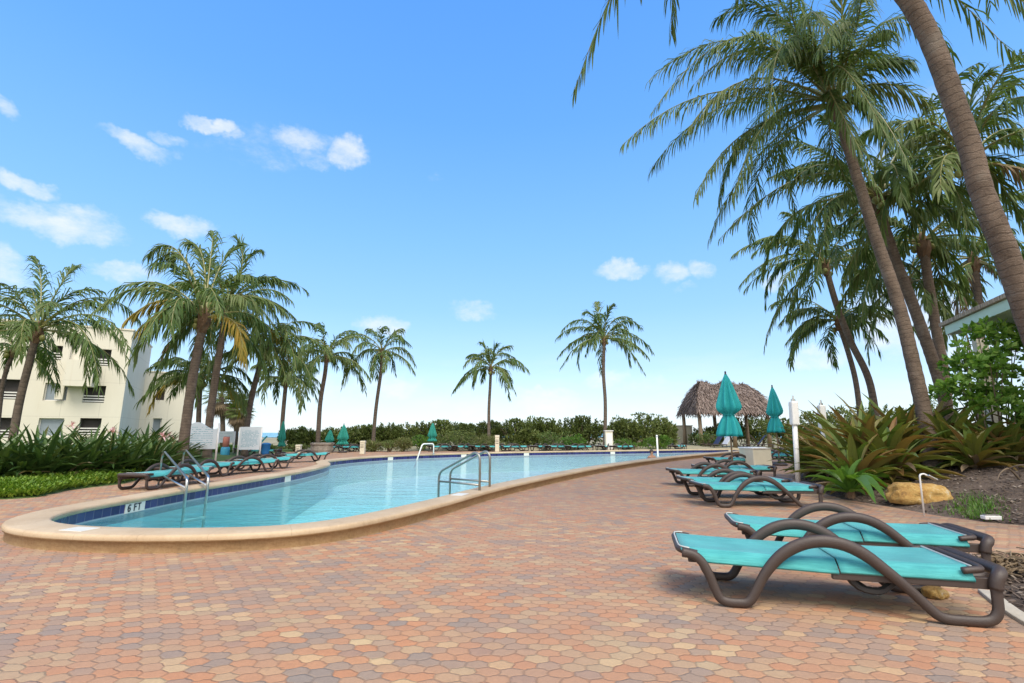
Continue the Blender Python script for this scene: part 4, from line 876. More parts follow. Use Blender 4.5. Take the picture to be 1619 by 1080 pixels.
# ground cover and grass
mb = MB(); rg = random.Random(4); k = 0
while k < 26000:
    px, py = rg.uniform(-60, 330), rg.uniform(748, 789); p = gr(px, py, .05)
    if sdist(LB, p.x, p.y) < .03: continue
    k += 1
    hgt = rg.uniform(.05, .13) + .16 * max(0, mnoise.noise(V((p.x * .8, p.y * .8, 1)))) + (.15 if py < 757 else 0) * rg.random(); a = rg.uniform(0, 6.28); z = min(.16, sdist(LB, p.x, p.y) * .25) * .9
    d = V((math.cos(a) * .5, math.sin(a) * .5, 1)).normalized(); b = V((p.x, p.y, z)) + d * hgt * rg.random(); t = b + d * .09 + V((math.cos(a) * .05, math.sin(a) * .05, 0)); w = V((-math.sin(a), math.cos(a), 0)) * .022
    mb.add([b, (b + t) / 2 - w, t, (b + t) / 2 + w], [(0, 1, 2), (0, 2, 3)])
tag(mb.build('ground_cover', M['cover']), 'bright green ground cover between the lilies and the paving', 'ground cover', kind='stuff')
mb = MB(); k = 0
while k < 900:
    px, py = rg.gauss(1545, 22), rg.gauss(808, 9); p = gr(px, py, .05)
    if sdist(RB, p.x, p.y) < .03: continue
    k += 1; a = rg.uniform(0, 6.28); z = bedz(p.x, p.y, RB, .22, .3) * .7; b = V((p.x, p.y, z)); t = b + V((math.cos(a) * .05, math.sin(a) * .05, rg.uniform(.04, .12))); w = V((-math.sin(a), math.cos(a), 0)) * .008
    mb.add([b - w, b + w, t], [(0, 1, 2)])
tag(mb.build('grass_tuft', M['bright']), 'sparse green grass on the mulch near the paving edge', 'grass', kind='stuff')
# ------------------------------------------------------------------ sun loungers
SP = [(.025, .345), (.075, .338), (.125, .318), (.168, .27), (.205, .19), (.238, .10), (.265, .052), (.31, .034), (.37, .032), (.425, .036), (.462, .06), (.50, .12), (.56, .225), (.64, .325), (.73, .398), (.84, .450), (.96, .468), (1.08, .45), (1.19, .395), (1.30, .305), (1.41, .205), (1.50, .11), (1.555, .055), (1.61, .034), (1.70, .032), (1.79, .034), (1.85, .05), (1.885, .10), (1.892, .18), (1.895, .25)]
HW = .325
def lounger(label, far=False):
    root = thing('sun_lounger', label, 'sun lounger')
    for sg in (-1, 1):
        q = MB(); P = catmull([V((x, sg * HW, z)) for x, z in SP], 1 if far else 3)
        zz = [p.z for p in P]; q.tube(P, [.032 + .010 * max(0, min(1, (z - .2) / .22)) * (1 if p.x > .5 else 0) for p, z in zip(P, zz)], 10, ell=(.72, 1.0), up=(0, 1, 0)); q.build('side_frame', M['resin'], root, True)
    # rear U tube with rounded corners across the head end
    pts = []
    for sg in (-1, 1):
        s_ = [(1.895, sg * HW, .23), (1.905, sg * HW, .285), (1.93, sg * (HW - .01), .315), (1.955, sg * (HW - .05), .325), (1.965, sg * (HW - .12), .325)]
        pts += s_ if sg < 0 else s_[::-1]
    q = MB(); q.tube(catmull([V(p) for p in pts], 3), .038, 10, up=(1, 0, 0)); q.build('rear_bar', M['resin'], root, True)
    q = MB()
    for sg in (-1, 1):
        q.box((.56, sg * (HW - .09), .285), (.98, .03, .045)); q.box((1.45, sg * (HW - .035), .255), (.92, .03, .07))
    q.box((.60, 0, .27), (.05, .58, .03)); q.box((1.06, 0, .285), (.06, .58, .04)); q.box((1.60, 0, .26), (.05, .56, .03)); q.build('under_frame', M['resin'], root, bevel=.006)
    q = MB()                                                       # front nosing round the sling
    fp = [(.13, -(HW - .015), .340), (.08, -(HW - .02), .348), (.035, -(HW - .035), .352), (.01, -(HW - .10), .352), (.008, 0, .352), (.01, HW - .10, .352), (.035, HW - .035, .352), (.08, HW - .02, .348), (.13, HW - .015, .340)]
    q.tube(catmull([V(p) for p in fp], 3), .024, 7, up=(0, 0, 1)); q.build('front_nosing', M['resin'], root, True)
    q = MB(); q.tube(catmull([V((x + .0, y * .97, z + .024)) for x, y, z in fp[1:-1]], 3), .006, 5, up=(0, 0, 1)); q.build('front_highlight', M['white_edge'], root, True)  # thin pale line: highlight on the front edge, put in as colour
    def panel(nm, x0, x1, z0, z1, sag, hw):
        q = MB(); nx, ny = 14, 20; top = []; 
        for i in range(nx + 1):
            f = i / nx; x = x0 + (x1 - x0) * f
            for j in range(ny + 1):
                g = j / ny * 2 - 1; e = max(0, abs(g) - .80) / .20
                zz = z0 + (z1 - z0) * f - sag * (1 - g * g) * math.sin(math.pi * f) ** .6 - .075 * e ** 1.2 * (min(1, f * 8) if x0 < .5 else 1)
                top.append((x, g * hw + (.004 * e if g > 0 else -.004 * e), zz))
        nv = len(top); bot = [(x, y * .985, z - .014) for x, y, z in top]; fs = []
        for i in range(nx):
            for j in range(ny):
                a = i * (ny + 1) + j; fs += [(a, a + ny + 1, a + ny + 2, a + 1), (nv + a, nv + a + 1, nv + a + ny + 2, nv + a + ny + 1)]
        for i in range(nx):
            for j in (0, ny):
                a = i * (ny + 1) + j; b = a + ny + 1; fs.append((a, b, nv + b, nv + a) if j else (b, a, nv + a, nv + b))
        for i in (0, nx):
            for j in range(ny):
                a = i * (ny + 1) + j; fs.append((a, a + 1, nv + a + 1, nv + a))
        q.add(top + bot, fs); q.build(nm, M['sling'], root, True)
    panel('seat_sling', .02, 1.03, .372, .345, .022, HW - .012); panel('backrest_sling', 1.04, 1.80, .352, .350, .016, HW - .012)
    q = MB(); q.tube(catmull([V(p) for p in [(1.74, -(HW - .02), .325), (1.80, -(HW - .02), .335), (1.86, -(HW - .06), .338), (1.872, 0, .338), (1.86, HW - .06, .338), (1.80, HW - .02, .335), (1.74, HW - .02, .325)]], 3), .022, 7, up=(0, 0, 1)); q.build('head_nosing', M['resin'], root, True)
    q = MB(); q.tube([V((1.80, -(HW - .04), .352)), V((1.80, HW - .04, .352))], .007, 5); q.build('head_trim', M['white_edge'], root)
    q = MB()
    for sg in (-1, 1): q.tube(catmull([V((1.08, sg * .24, .27)), V((1.16, sg * .24, .17)), V((1.28, sg * .24, .15)), V((1.36, sg * .24, .20)), V((1.42, sg * .24, .26))], 3), .024, 6)
    q.tube([V((1.22, -.24, .155)), V((1.22, .24, .155))], .014, 6); q.build('backrest_support', M['resin_black'], root)
    return root
proto = lounger('proto')
first = [True]
def place(label, x, y, heading, group, z=0, s=1.0):
    o = proto if first[0] else dup(proto); first[0] = False
    o.location = (x, y, z); o.rotation_euler = (0, 0, heading); o.scale = (s, s, s); tag(o, label, 'sun lounger', group); return o
def by_foot(px, py, heading, side=-1):    # the near front foot stands at this pixel
    f = gr(px, py); c, s_ = math.cos(heading), math.sin(heading); lx, ly = .37, side * HW
    return f.x - (c * lx - s_ * ly), f.y - (s_ * lx + c * ly)
fA, fB = gr(1166, 961), gr(1500, 988)
hN = math.atan2(fB.y - fA.y, fB.x - fA.x); sN = (fB - fA).length / 1.33
print('near lounger heading', math.degrees(hN), 'scale', sN)
GN = 'teal loungers on the right of the patio'
x, y = by_foot(1166, 961, hN); place('nearest teal sun lounger with brown arched frame in the foreground', x, y, hN, GN)
place('second teal lounger, directly behind the nearest one', x + .86, y + .98, hN - R(1), GN)
x, y = by_foot(1148, 803, R(-2)); place('teal lounger in front of the middle cluster, its head end by the mulch bed', x, y, R(-2), GN)
def by_corner(px, py, heading, z=.365):   # front end centre-left of the sling seen at this pixel
    f = gr(px, py, z); c, s_ = math.cos(heading), math.sin(heading); return f.x - (c * .02 + s_ * HW * .9), f.y - (s_ * .02 - c * HW * .9)
for px, py, h_, lb in [(1086, 757, -1, 'second lounger of the middle cluster, tucked behind its front one'), (1066, 743, 0, 'third lounger of the middle cluster, its foot end reaching farthest left'), (1108, 737, 2, 'last lounger of the middle cluster, nearly hidden by the brown arms before it'),
                       (1123, 723.5, 0, 'teal lounger behind the umbrella pole, beside the pale box'), (1196, 717.5, 2, 'teal lounger behind the pale box'), (1212, 713, 2, 'farthest teal lounger of the right row, just left of the white post lamp')]:
    h2 = R(h_); x, y = by_corner(px, py, h2); place(lb, x, y, h2, GN)
GLL = 'teal loungers on the left bank of the pool'
for px, py, hd, lb in [(208, 776, 82, 'teal lounger nearest on the left bank, next to the left ladder'), (262, 762, 80, 'second teal lounger on the left bank, behind the left ladder'), (335, 752, 62, 'third teal lounger on the left bank, right of the leaning trunk'), (366, 745, 55, 'fourth teal lounger on the left bank, under the notice boards'), (442, 732, 40, 'last teal lounger on the left bank, by the pool corner')]:
    f = gr(px, py); h2 = R(hd); c, s_ = math.cos(h2), math.sin(h2); place(lb, f.x - (c * .0), f.y, h2, GLL) if False else place(lb, f.x + c * 1.9, f.y + s_ * 1.9, h2 + math.pi, GLL)
GF = 'loungers lined up behind the far pool edge'
far_l = [(535, 31, 'left end of the far row, under the pair of far umbrellas'), (556, 31, 'second in the far row, under the taller far umbrella'), (700, 32, 'in the far row just right of the single far umbrella'), (738, 32, 'in the far row in front of the clipped hedge'), (765, 32.3, 'in the far row in front of the short lone palm'), (790, 32, 'in the far row behind the ladder'), (812, 32.2, 'in the far row right of the beige post'), (865, 32, 'in the far row below the yellow green bush, left one'), (886, 32.3, 'in the far row below the yellow green bush, right one'), (918, 32, 'in the far row left of the tallest far palm'),
         (970, 32.2, 'in the far row right of the tallest far palm'), (990, 32, 'last in the far row, toward the white pole'), (1085, 33, 'by itself near the beige wall')]
rg = random.Random(3)
for px, Y, lb in far_l: place('dark lounger ' + lb, xat(px, Y, 0) - .9, Y, R(rg.uniform(20, 60)), GF)
# raised chairs with towels under the hut and on the left bank
def towel_chair(label, px, Y, col, heading, group='towel draped chairs round the hut'):
    root = thing('deck_chair', label, 'deck chair', (xat(px, Y, 0), Y, 0), heading, group); q = MB()
    q.box((0, 0, .36), (1.1, .6, .05)); q.build('seat', M['resin'], root, bevel=.01)
    q = MB(); Mx = Matrix.Rotation(R(-52), 3, 'Y'); q.box((.75, 0, .68), (.85, .6, .05), M=Mx); q.build('backrest', M[col], root, bevel=.012)
    for sx in (-.45, .5):
        for sy in (-.26, .26): q = MB(); q.tube([V((sx, sy, 0)), V((sx, sy, .34))], .025, 6); q.build('leg', M['resin'], root)
towel_chair('raised deck chair with pale and navy towel at the left hut post', 1136, 35.5, 'stripe_pale', R(10)); towel_chair('raised deck chair with a navy towel between the hut posts', 1187, 35.5, 'stripe_dark', R(-20))
towel_chair('dark raised deck chair under the left half of the hut', 1122, 36.5, 'stripe_dark', R(10)); towel_chair('raised deck chair under the right end of the hut', 1212, 36, 'resin', R(160))
towel_chair('deck chair with a teal towel on its raised back under the far notice board', 386, 26.5, 'canvas', R(30), 'towel chairs on the left bank')
q = MB(); leaf = [(.0, 0), (.22, .02), (.30, .08), (.27, .14), (.15, .18), (0, .19)]
q.lathe([(.02, 0), (.30, .02), (.34, .08), (.26, .15), (.08, .19), (.01, .2)], (0, 0, 0), 12, 0, lambda a, j, z: 1 + .35 * math.sin(a * 2 + j)); b_ = at(408, 722, 25.5)
tag(q.build('towel', M['salmon'], smooth=True, loc=(b_.x, 25.5, .36)), 'crumpled salmon towel lying on the lounger near the far notice board', 'towel')
place('teal lounger carrying a crumpled salmon towel near the far notice board', b_.x - .9, 25.4, R(5), GLL)

# ------------------------------------------------------------------ closed umbrellas
def umbrella(label, px, Y, top_py, skirt_py, tie, mat, rmax, group, lean=(0, 0), seed=1, nose=None):
    base = V((xat(px, Y, 0), Y, 0)); zt = at(px, top_py, Y).z; zs = at(px, skirt_py, Y).z; root = thing('closed_umbrella', label, 'umbrella', base, seed * .7, group); hh = zt - zs; rg = random.Random(seed)
    q = MB(); q.tube([V((0, 0, .02)), V((0, 0, zt - .02))], .024, 8); q.build('pole', M['wood'], root, True)
    q = MB(); q.lathe([(.26, 0), (.27, .05), (.22, .085), (.06, .11), (.05, .30), (.03, .31)], (0, 0, 0), 16); q.build('base', M['resin'], root, True)
    q = MB(); q.lathe([(.03, zt - .06), (.035, zt - .03), (.02, zt), (.03, zt + .03), (.012, zt + .06)], (0, 0, 0), 8); q.build('finial', M['resin'], root, True)
    ph = [rg.uniform(-.8, .8) for _ in range(12)]
    prof = [(.02, 1.0), (.10, .975), (.28, .90), (.50, .78), (.72, .64), (.92, .52), (1.0, .46), (.93, .41), (.72, .375), (.46, .345), (.44, .32), (.60, .27), (.78, .20), (.92, .12), (1.02, .05), (1.06, 0.0), (.9, .005)] if tie else [(.02, 1.0), (.14, .95), (.35, .82), (.58, .62), (.80, .42), (.92, .30), (.62, .22), (.58, .19), (.80, .10), (.95, .02), (.8, .0)]
    def fold(a, j, z):
        amt = .40 if j > 2 else .15
        return 1 - amt * (.5 + .5 * math.cos(a * 8 + ph[0] + .5 * math.sin(j * .5))) + .08 * math.sin(a * 3 + ph[1] + j * .25)
    q = MB(); q.lathe([(r * rmax, zs + f * hh) for r, f in prof], (0, 0, 0), 64, 0, fold); q.build('canopy', M[mat], root, True)
    q = MB(); zt_ = zs + (.333 if tie else .205) * hh; q.tube([V((math.cos(a) * rmax * (.43 if tie else .58), math.sin(a) * rmax * (.43 if tie else .58), zt_)) for a in [k * math.pi / 8 for k in range(17)]], .012, 5); q.build('tie_strap', M[mat], root)
    return root
GU = 'closed teal umbrellas on the right'
umbrella('large closed teal umbrella standing among the right loungers', 1160, 14.3, 590, 690, True, 'canvas', .36, GU, seed=2)
umbrella('closed teal umbrella just left of the white post lamp, smaller and farther back', 1233, 18.5, 611, 684, True, 'canvas', .30, GU, seed=4)
GV = 'closed umbrellas along the far shore'
umbrella('small closed umbrella, left of the far pair', 520, 30.5, 679, 704, False, 'canvas_far', .33, GV, seed=5)
umbrella('taller closed umbrella, right of the far pair', 541, 30.0, 671, 703, False, 'canvas_far', .40, GV, seed=6)
umbrella('single closed umbrella in the middle of the far hedge', 683, 32, 668, 698, False, 'canvas_far', .36, GV, seed=7)
umbrella('narrow closed umbrella at the foot of the small bushy palm', 444, 29, 664, 706, False, 'canvas_far', .24, GV, seed=8)

# ------------------------------------------------------------------ pool ladders and rails
def fillet(P, r=.12, n=5):
    out = [P[0]]
    for a, b, c in zip(P, P[1:], P[2:]):
        u, v = (a - b), (c - b); k = min(r, u.length * .45, v.length * .45); p, q = b + u.normalized() * k, b + v.normalized() * k
        out += [bez(p, b, q, i / n) for i in range(n + 1)]
    return out + [P[-1]]
def ladder(label, A, B, mat, hs, dz0, steps=True):
    """A, B: (outer deck point, inner water point) of each rail"""
    root = thing('pool_ladder', label, 'pool ladder', A[0])
    o0 = A[0]
    for O, I in (A, B):
        d = (I - O); d.z = 0; P = [O - o0, O - o0 + UP * hs, O - o0 + UP * (hs + .07) + d * .10, O - o0 + d + UP * (dz0), I - o0]
        q = MB(); q.tube(fillet(P, .13), .022, 9); q.build('rail', M[mat], root, True)
        q = MB(); q.tube([O - o0 + UP * (dz0 * .62), O - o0 + d + UP * (dz0 * .62)], .019, 8); q.build('cross_bar', M[mat], root, True)
        q = MB(); q.lathe([(.055, 0), (.055, .012), (.03, .02)], O - o0 + UP * .0, 10); q.build('flange', M[mat], root)
    if steps:
        for z in (-.28, -.55):
            a = A[1] - o0; b = B[1] - o0; q = MB(); q.tube([V((a.x, a.y, z)), V((b.x, b.y, z))], .03, 8); q.build('step', M['white'], root)
    return root
def water_pt(px, Y, z): return V((xat(px, Y, WATER), Y, z))
cA, tA = nearest(gr(702, 783, .18)); cB, tB = nearest(gr(735, 775, .18))
oA, oB = gr(758, 792), gr(774, 785)
iA, iB = water_pt(693, 9.72, -.6), water_pt(711, 10.25, -.6)
ladder('weathered grey steel ladder with two looped handrails over the near coping', (oA, iA), (oB, iB), 'steel_dark', .78, .44)
oA, oB = gr(250, 768, .0), gr(285, 760, .0)
iA, iB = gr(291, 802, -.05), gr(325, 797, -.05); iA.z = iB.z = -.6
oA.z = oB.z = 0
ladder('bright steel ladder with two sloping handrails on the left bank', (oA, iA), (oB, iB), 'steel', .70, .42)
root = thing('grab_rail', 'curved white grab rail rising out of the water at the far edge', 'grab rail', (xat(655, 23.3, -.05), 23.3, -.05))
q = MB(); q.tube(fillet([V((0, 0, -.4)), V((.30, .3, .72)), V((.75, .9, .72)), V((.75, .9, .2))], .14), .032, 8); q.build('rail', M['white'], root, True)
q = MB(); q.lathe([(.07, 0), (.07, .015), (.035, .03)], (.75, .9, .232), 10); q.build('flange', M['steel'], root)
b_ = at(1040, 717, 26.5); root = thing('white_pole', 'slim white pole standing in the far shallow water right of the bather', 'pole', (b_.x, 26.5, -1.2))
q = MB(); q.tube([V((0, 0, 0)), V((0, 0, 1.2 + at(1040, 690, 26.5).z))], .045, 8); q.build('post', M['white'], root, True)
q = MB(); q.lathe([(.06, 0), (.065, .03), (.03, .07), (.01, .08)], (0, 0, 1.2 + at(1040, 690, 26.5).z), 10); q.build('cap', M['white'], root, True)

# ------------------------------------------------------------------ bather: head, neck and shoulders out of the water
import bmesh
def person():
    b = at(1030.5, 719, 25.5); o0 = V((b.x, 25.5, 0)); me = bpy.data.meshes.new('person')
    vs = [(0, 0, -.55), (0, 0, -.28), (0, 0, -.08), (0, 0, .02), (0, .01, .10), (0, .0, .17), (0, .01, .245), (.16, 0, -.06), (.24, .03, -.28), (.20, .12, -.48), (-.16, 0, -.06), (-.24, .03, -.28), (-.20, .12, -.48), (0, .0, -.95), (.1, 0, -1.15), (-.1, 0, -1.15)]
    es = [(13, 0), (0, 1), (1, 2), (2, 3), (3, 4), (4, 5), (5, 6), (2, 7), (7, 8), (8, 9), (2, 10), (10, 11), (11, 12), (13, 14), (13, 15)]
    rad = [(.15, .10), (.16, .11), (.11, .08), (.055, .055), (.075, .085), (.085, .10), (.06, .07), (.065, .06), (.05, .05), (.038, .038), (.065, .06), (.05, .05), (.038, .038), (.15, .11), (.08, .08), (.08, .08)]
    me.from_pydata(vs, es, []); o = bpy.data.objects.new('person', me); C.objects.link(o); o.location = o0 + UP * .05; me.materials.append(M['skin'])
    md = o.modifiers.new('skin', 'SKIN'); 
    bm = bmesh.new(); bm.from_mesh(me); ly = bm.verts.layers.skin.verify()
    for v_, r_ in zip(bm.verts, rad): v_[ly].radius = r_; v_[ly].use_root = v_.index == 13
    bm.to_mesh(me); bm.free(); o.modifiers.new('sub', 'SUBSURF').levels = 2; o.modifiers['sub'].render_levels = 2; md.use_smooth_shade = True
    h = MB(); h.lathe([(.075, .09), (.098, .14), (.104, .20), (.085, .26), (.04, .295), (.005, .30)], (0, .025, 0), 14); h.build('hair', M['hair'], o, True)
    tag(o, 'dark haired bather with head and shoulders above the water near the white pole', 'person')
person()

# ------------------------------------------------------------------ thatched hut
hy = 39.0; xl, xr = xat(1109, hy, 0), xat(1219, hy, 0); cxh = (xl + xr) / 2; root = thing('thatched_hut', 'thatched hut with a shaggy grey brown palm roof on wooden posts', 'hut', (cxh, hy + 1.8, 0))
ez, pz = at(1150, 651, hy).z, at(1150, 605, hy + 1.8).z; lxh = (xr - xl) / 2
for sx in (-1, -.02, .98):
    for sy in (-1.8, 1.8): q = MB(); q.tube([V((sx * lxh, sy, 0)), V((sx * lxh + .03, sy, ez * .5)), V((sx * lxh, sy, ez + .25))], [.17, .15, .14], 9); q.build('post', M['wood'], root, True)
q = MB()
for sy in (-1.8, 1.8): q.tube([V((-lxh - .3, sy, ez + .2)), V((lxh + .3, sy, ez + .2))], .09, 7)
for sx in (-1, 0, 1): q.tube([V((sx * lxh, -2.1, ez + .3)), V((sx * lxh, 2.1, ez + .3))], .08, 7)
q.build('beam', M['wood'], root)
th = MB(); rg = random.Random(6); ox, oy = lxh + .30, 2.5; rx = lxh * .64
def roof_pt(side, u, f):                 # f: 0 eave .. 1 ridge, bulging, meeting along the hips
    hb = .30 * math.sin(math.pi * f); fl = (1 - u ** 4)
    if side in (0, 1):
        s_ = -1 if side == 0 else 1; return V((u * (ox + (rx - ox) * f + hb * .5), s_ * (oy * (1 - f) + hb * (.45 + .25 * fl)), ez - .05 + (pz - ez) * f + hb * .5 + .15 * math.sin(u * 5.5 + .4) * f))
    s_ = -1 if side == 2 else 1; return V((s_ * (ox + (rx - ox) * f + hb * (.5 + .25 * fl)), u * (oy * (1 - f) + hb * .45), ez - .05 + (pz - ez) * f + hb * .5 + .15 * math.sin(s_ * 5.5 + .4) * f))
NU, NF = 18, 9
for side in range(4):
    vs = [roof_pt(side, i / NU * 2 - 1, j / NF) for j in range(NF + 1) for i in range(NU + 1)]
    th.add(vs, [(j * (NU + 1) + i, j * (NU + 1) + i + 1, (j + 1) * (NU + 1) + i + 1, (j + 1) * (NU + 1) + i) for j in range(NF) for i in range(NU)])
for k in range(7500):                    # hanging thatch strands
    side = rg.choice((0, 0, 0, 1, 2, 3, 3)); u = rg.uniform(-1, 1); f = rg.random() ** 1.15; p = roof_pt(side, u, f); p2 = roof_pt(side, min(1, max(-1, u + rg.uniform(-.03, .03))), f - .06)
    d = (p2 - p).normalized() + V((rg.gauss(0, .22), rg.gauss(0, .22), rg.gauss(0, .12)))
    nrm = {0: V((0, -.75, .6)), 1: V((0, .75, .6)), 2: V((-.8, 0, .6)), 3: V((.8, 0, .6))}[side]; L_ = rg.uniform(.2, .5); w_ = d.cross(nrm).normalized() * rg.uniform(.012, .035)
    a = p + nrm * rg.uniform(.0, .06); b = a + d.normalized() * L_ + nrm * rg.uniform(.03, .10); c_ = b + (d.normalized() * .6 - UP * .5) * L_ * .35
    th.add([a - w_, a + w_, b + w_, b - w_, c_], [(0, 1, 2, 3), (3, 2, 4)])
M['thatch'] = leafmat('palm_thatch', [(0, (.075, .055, .046)), (.45, (.17, .125, .105)), (.8, (.27, .21, .18)), (1, (.38, .32, .28))], .95, .05)
th.build('thatch_roof', M['thatch'], root)
rd = MB()
for k in range(9):
    x_ = -rx + 2 * rx * k / 8
    for _ in range(44):
        a = V((x_ + rg.gauss(0, .10), rg.gauss(0, .12), pz - .17 + .15 * math.sin(x_ / rx * 5.5 + .4))); d = V((rg.gauss(0, .5), rg.gauss(0, .5), rg.uniform(.1, .8))).normalized(); w_ = d.cross(V((.3, 1, .2))).normalized() * .03
        b = a + d * rg.uniform(.16, .46); rd.add([a - w_, a + w_, b], [(0, 1, 2)])
rd.build('ridge_tufts', M['thatch'], root)

# ------------------------------------------------------------------ white lamps, bollards, boxes
def post_lamp(label, px_top, px_bot, py_top, py_mid, py_bot, Y, group, w=.21):
    b = V((xat(px_bot, Y, .05), Y, .0)); top = at(px_top, py_top, Y) - b; mid = at((px_top * .7 + px_bot * .3), py_mid, Y) - b; root = thing('post_lamp', label, 'post lamp', b, 0, group)
    q = MB(); q.tube([V((0, 0, 0)), mid], .055, 10); q.build('post', M['white'], root, True)
    ax = (top - mid).normalized(); Mx = ax.to_track_quat('Z', 'Y').to_matrix(); h = (top - mid).length
    q = MB(); q.box((mid + top) / 2 - ax * .01, (w, w, h), M=Mx); q.build('lamp_head', M['white'], root, bevel=.035)
    q = MB(); q.tube([top - ax * .03, top + ax * .04, top + ax * .05, top + ax * .13], [.05, .05, .022, .018], 8); q.build('finial', M['steel'], root)
GP = 'white post lamps in the bed'
post_lamp('white square headed post lamp at the front edge of the bronze lilies', 1254, 1262, 634, 672, 750, 11.6, GP, .17)
post_lamp('white post lamp rising from behind the bronze lilies', 1298, 1308, 640, 680, 742, 13.2, GP, .17)
def bollard(label, px, py_top, py_bot, w, zb=0.0):
    p = gr(px, py_bot, zb); Y = min(p.y, 31.8); zt = at(px, py_top, Y).z; root = thing('bollard', label, 'bollard', (xat(px, Y, 0), Y, 0), 0, 'beige bollards round the far pool edge')
    q = MB(); q.box((0, 0, zt * .42), (w, w, zt * .84)); q.build('post', M['cream'], root, bevel=.02); q = MB(); q.box((0, 0, zt * .92), (w * 1.12, w * 1.12, zt * .155)); q.build('cap', M['cream'], root, bevel=.02)
    q = MB(); 
    for k in range(3): q.box((0, -w * .5 - .003, zt * (.5 + .1 * k)), (w * .7, .006, zt * .03))
    q.build('louvre', M['resin'], root)
bollard('beige bollard light left of the round clipped bush', 573, 697, 718, .26); bollard('beige bollard light beside the last lounger of the left bank', 471, 703, 724, .22); bollard('beige bollard light in front of the far hedge, right of the clipped box hedge', 786, 688, 711, .26)
Y = 33; b_ = V((xat(963, Y, 0), Y, 0)); root = thing('utility_box', 'off white utility cabinet standing against the tallest far palm', 'cabinet', b_); zt = at(963, 682, Y).z
q = MB(); q.box((0, 0, zt / 2), (.5, .4, zt)); q.build('body', M['cream'], root, bevel=.02); q = MB(); q.box((0, 0, zt + .03), (.58, .48, .06)); q.build('lid', M['white'], root, bevel=.01); q = MB(); q.box((0, -.205, zt * .5), (.4, .012, zt * .8)); q.build('door', M['white'], root)
p_ = gr(1196, 741); root = thing('towel_bin', 'off white plastic bin standing between the right loungers', 'bin', (p_.x, p_.y, 0), R(12))
wb = 33 * mpp(1196, 725, p_.y); zt = at(1196, 709, p_.y).z
q = MB(); t_ = .03
for a in (0, 90, 180, 270):
    Mx = Matrix.Rotation(R(a), 3, 'Z'); q.box(Mx @ V((0, -wb / 2 + .02, zt * .5)), (wb * .97, .03, zt * .98), M=Mx)
q.build('body', M['cream'], root, bevel=.012); q = MB(); q.box((0, 0, zt + .015), (wb * 1.06, wb * 1.06, .05)); q.build('lid', M['white'], root, bevel=.015); q = MB(); q.box((0, 0, .02), (wb * .9, wb * .9, .04)); q.build('base', M['cream'], root)
p_ = gr(420, 722); Y = min(p_.y, 27); b_ = V((xat(419, Y, 0), Y, 0)); root = thing('blue_bin', 'blue plastic bin right of the far notice board', 'bin', b_)
q = MB(); q.lathe([(.17, .03), (.19, .2), (.21, .56), (.23, .58), (.22, .6)], (0, 0, 0), 14); q.build('body', M['blue'], root, True); q = MB(); q.lathe([(.24, .6), (.24, .63), (.14, .68), (.02, .69)], (0, 0, 0), 14); q.build('lid', M['blue'], root, True)
p_ = V((xat(355, 24.5, 0), 24.5, 0)); root = thing('drum_bin', 'light blue drum with a salmon upper half under the small white board', 'bin', p_)
q = MB(); q.lathe([(.17, 0), (.20, .05), (.20, .42), (.17, .5)], (0, 0, 0), 14); q.build('drum', M['skyblue'], root, True); q = MB(); q.lathe([(.15, .5), (.15, .95), (.13, 1.0)], (0, 0, 0), 14); q.build('upper_part', M['salmon'], root, True)
# notice boards
def board(label, x0, x1, y0, y1, foot, Y, wavy, lines, posts=True):
    a, b = at(x0, y0, Y), at(x1, y1, Y); w, h, z0 = b.x - a.x, a.z - b.z, b.z; root = thing('notice_board', label, 'notice board', ((a.x + b.x) / 2, Y, 0), 0, 'white notice boards on the left bank')
    n_ = 24; top = [(-w / 2 + w * i / n_, z0 + h - .12 * wavy + .13 * wavy * math.sin(i / n_ * 5.2 + .2)) for i in range(n_ + 1)]; vs = [(x, -.02, z) for x, z in top] + [(x, -.02, z0) for x, _ in top] + [(x, .02, z) for x, z in top] + [(x, .02, z0) for x, _ in top]
    m_ = n_ + 1; fs = []
    for i in range(n_): fs += [(m_ + i, m_ + i + 1, i + 1, i), (2 * m_ + i, 2 * m_ + i + 1, 3 * m_ + i + 1, 3 * m_ + i), (i, i + 1, 2 * m_ + i + 1, 2 * m_ + i), (m_ + i + 1, m_ + i, 3 * m_ + i, 3 * m_ + i + 1)]
    fs += [(0, 2 * m_, 3 * m_, m_), (n_, m_ + n_, 3 * m_ + n_, 2 * m_ + n_)]
    q = MB(); q.add(vs, fs); q.build('panel', M['sign'], root)
    q = MB(); rg = random.Random(int(x0)); z = z0 + h * .82
    for k in range(lines):
        x = -w * .40
        while x < w * .36:
            l_ = rg.uniform(.03, .09) * w
            if rg.random() < .85: q.box((x + l_ / 2, -.024, z), (l_, .006, h * .018))
            x += l_ + .02 * w
        z -= h * .74 / lines
    q.build('text_lines', M['ink'], root)
    if posts:
        for sx in (-1, 1): q = MB(); q.tube([V((sx * (w / 2 + .035), 0, 0)), V((sx * (w / 2 + .035), 0, z0 + h * .98))], .035, 8); q.build('post', M['white'], root, True)
    return root
board('large white notice board with a wavy top edge and faint text lines', 301, 341, 668, 710, 733, 19.0, 1, 9)
board('rectangular white notice board with small text rows, right of the wavy topped one', 381, 410, 675, 711, 724, 23, 0, 14)
board('small white board half hidden between the two larger boards', 347, 369, 682, 700, 722, 26.5, 0, 3)
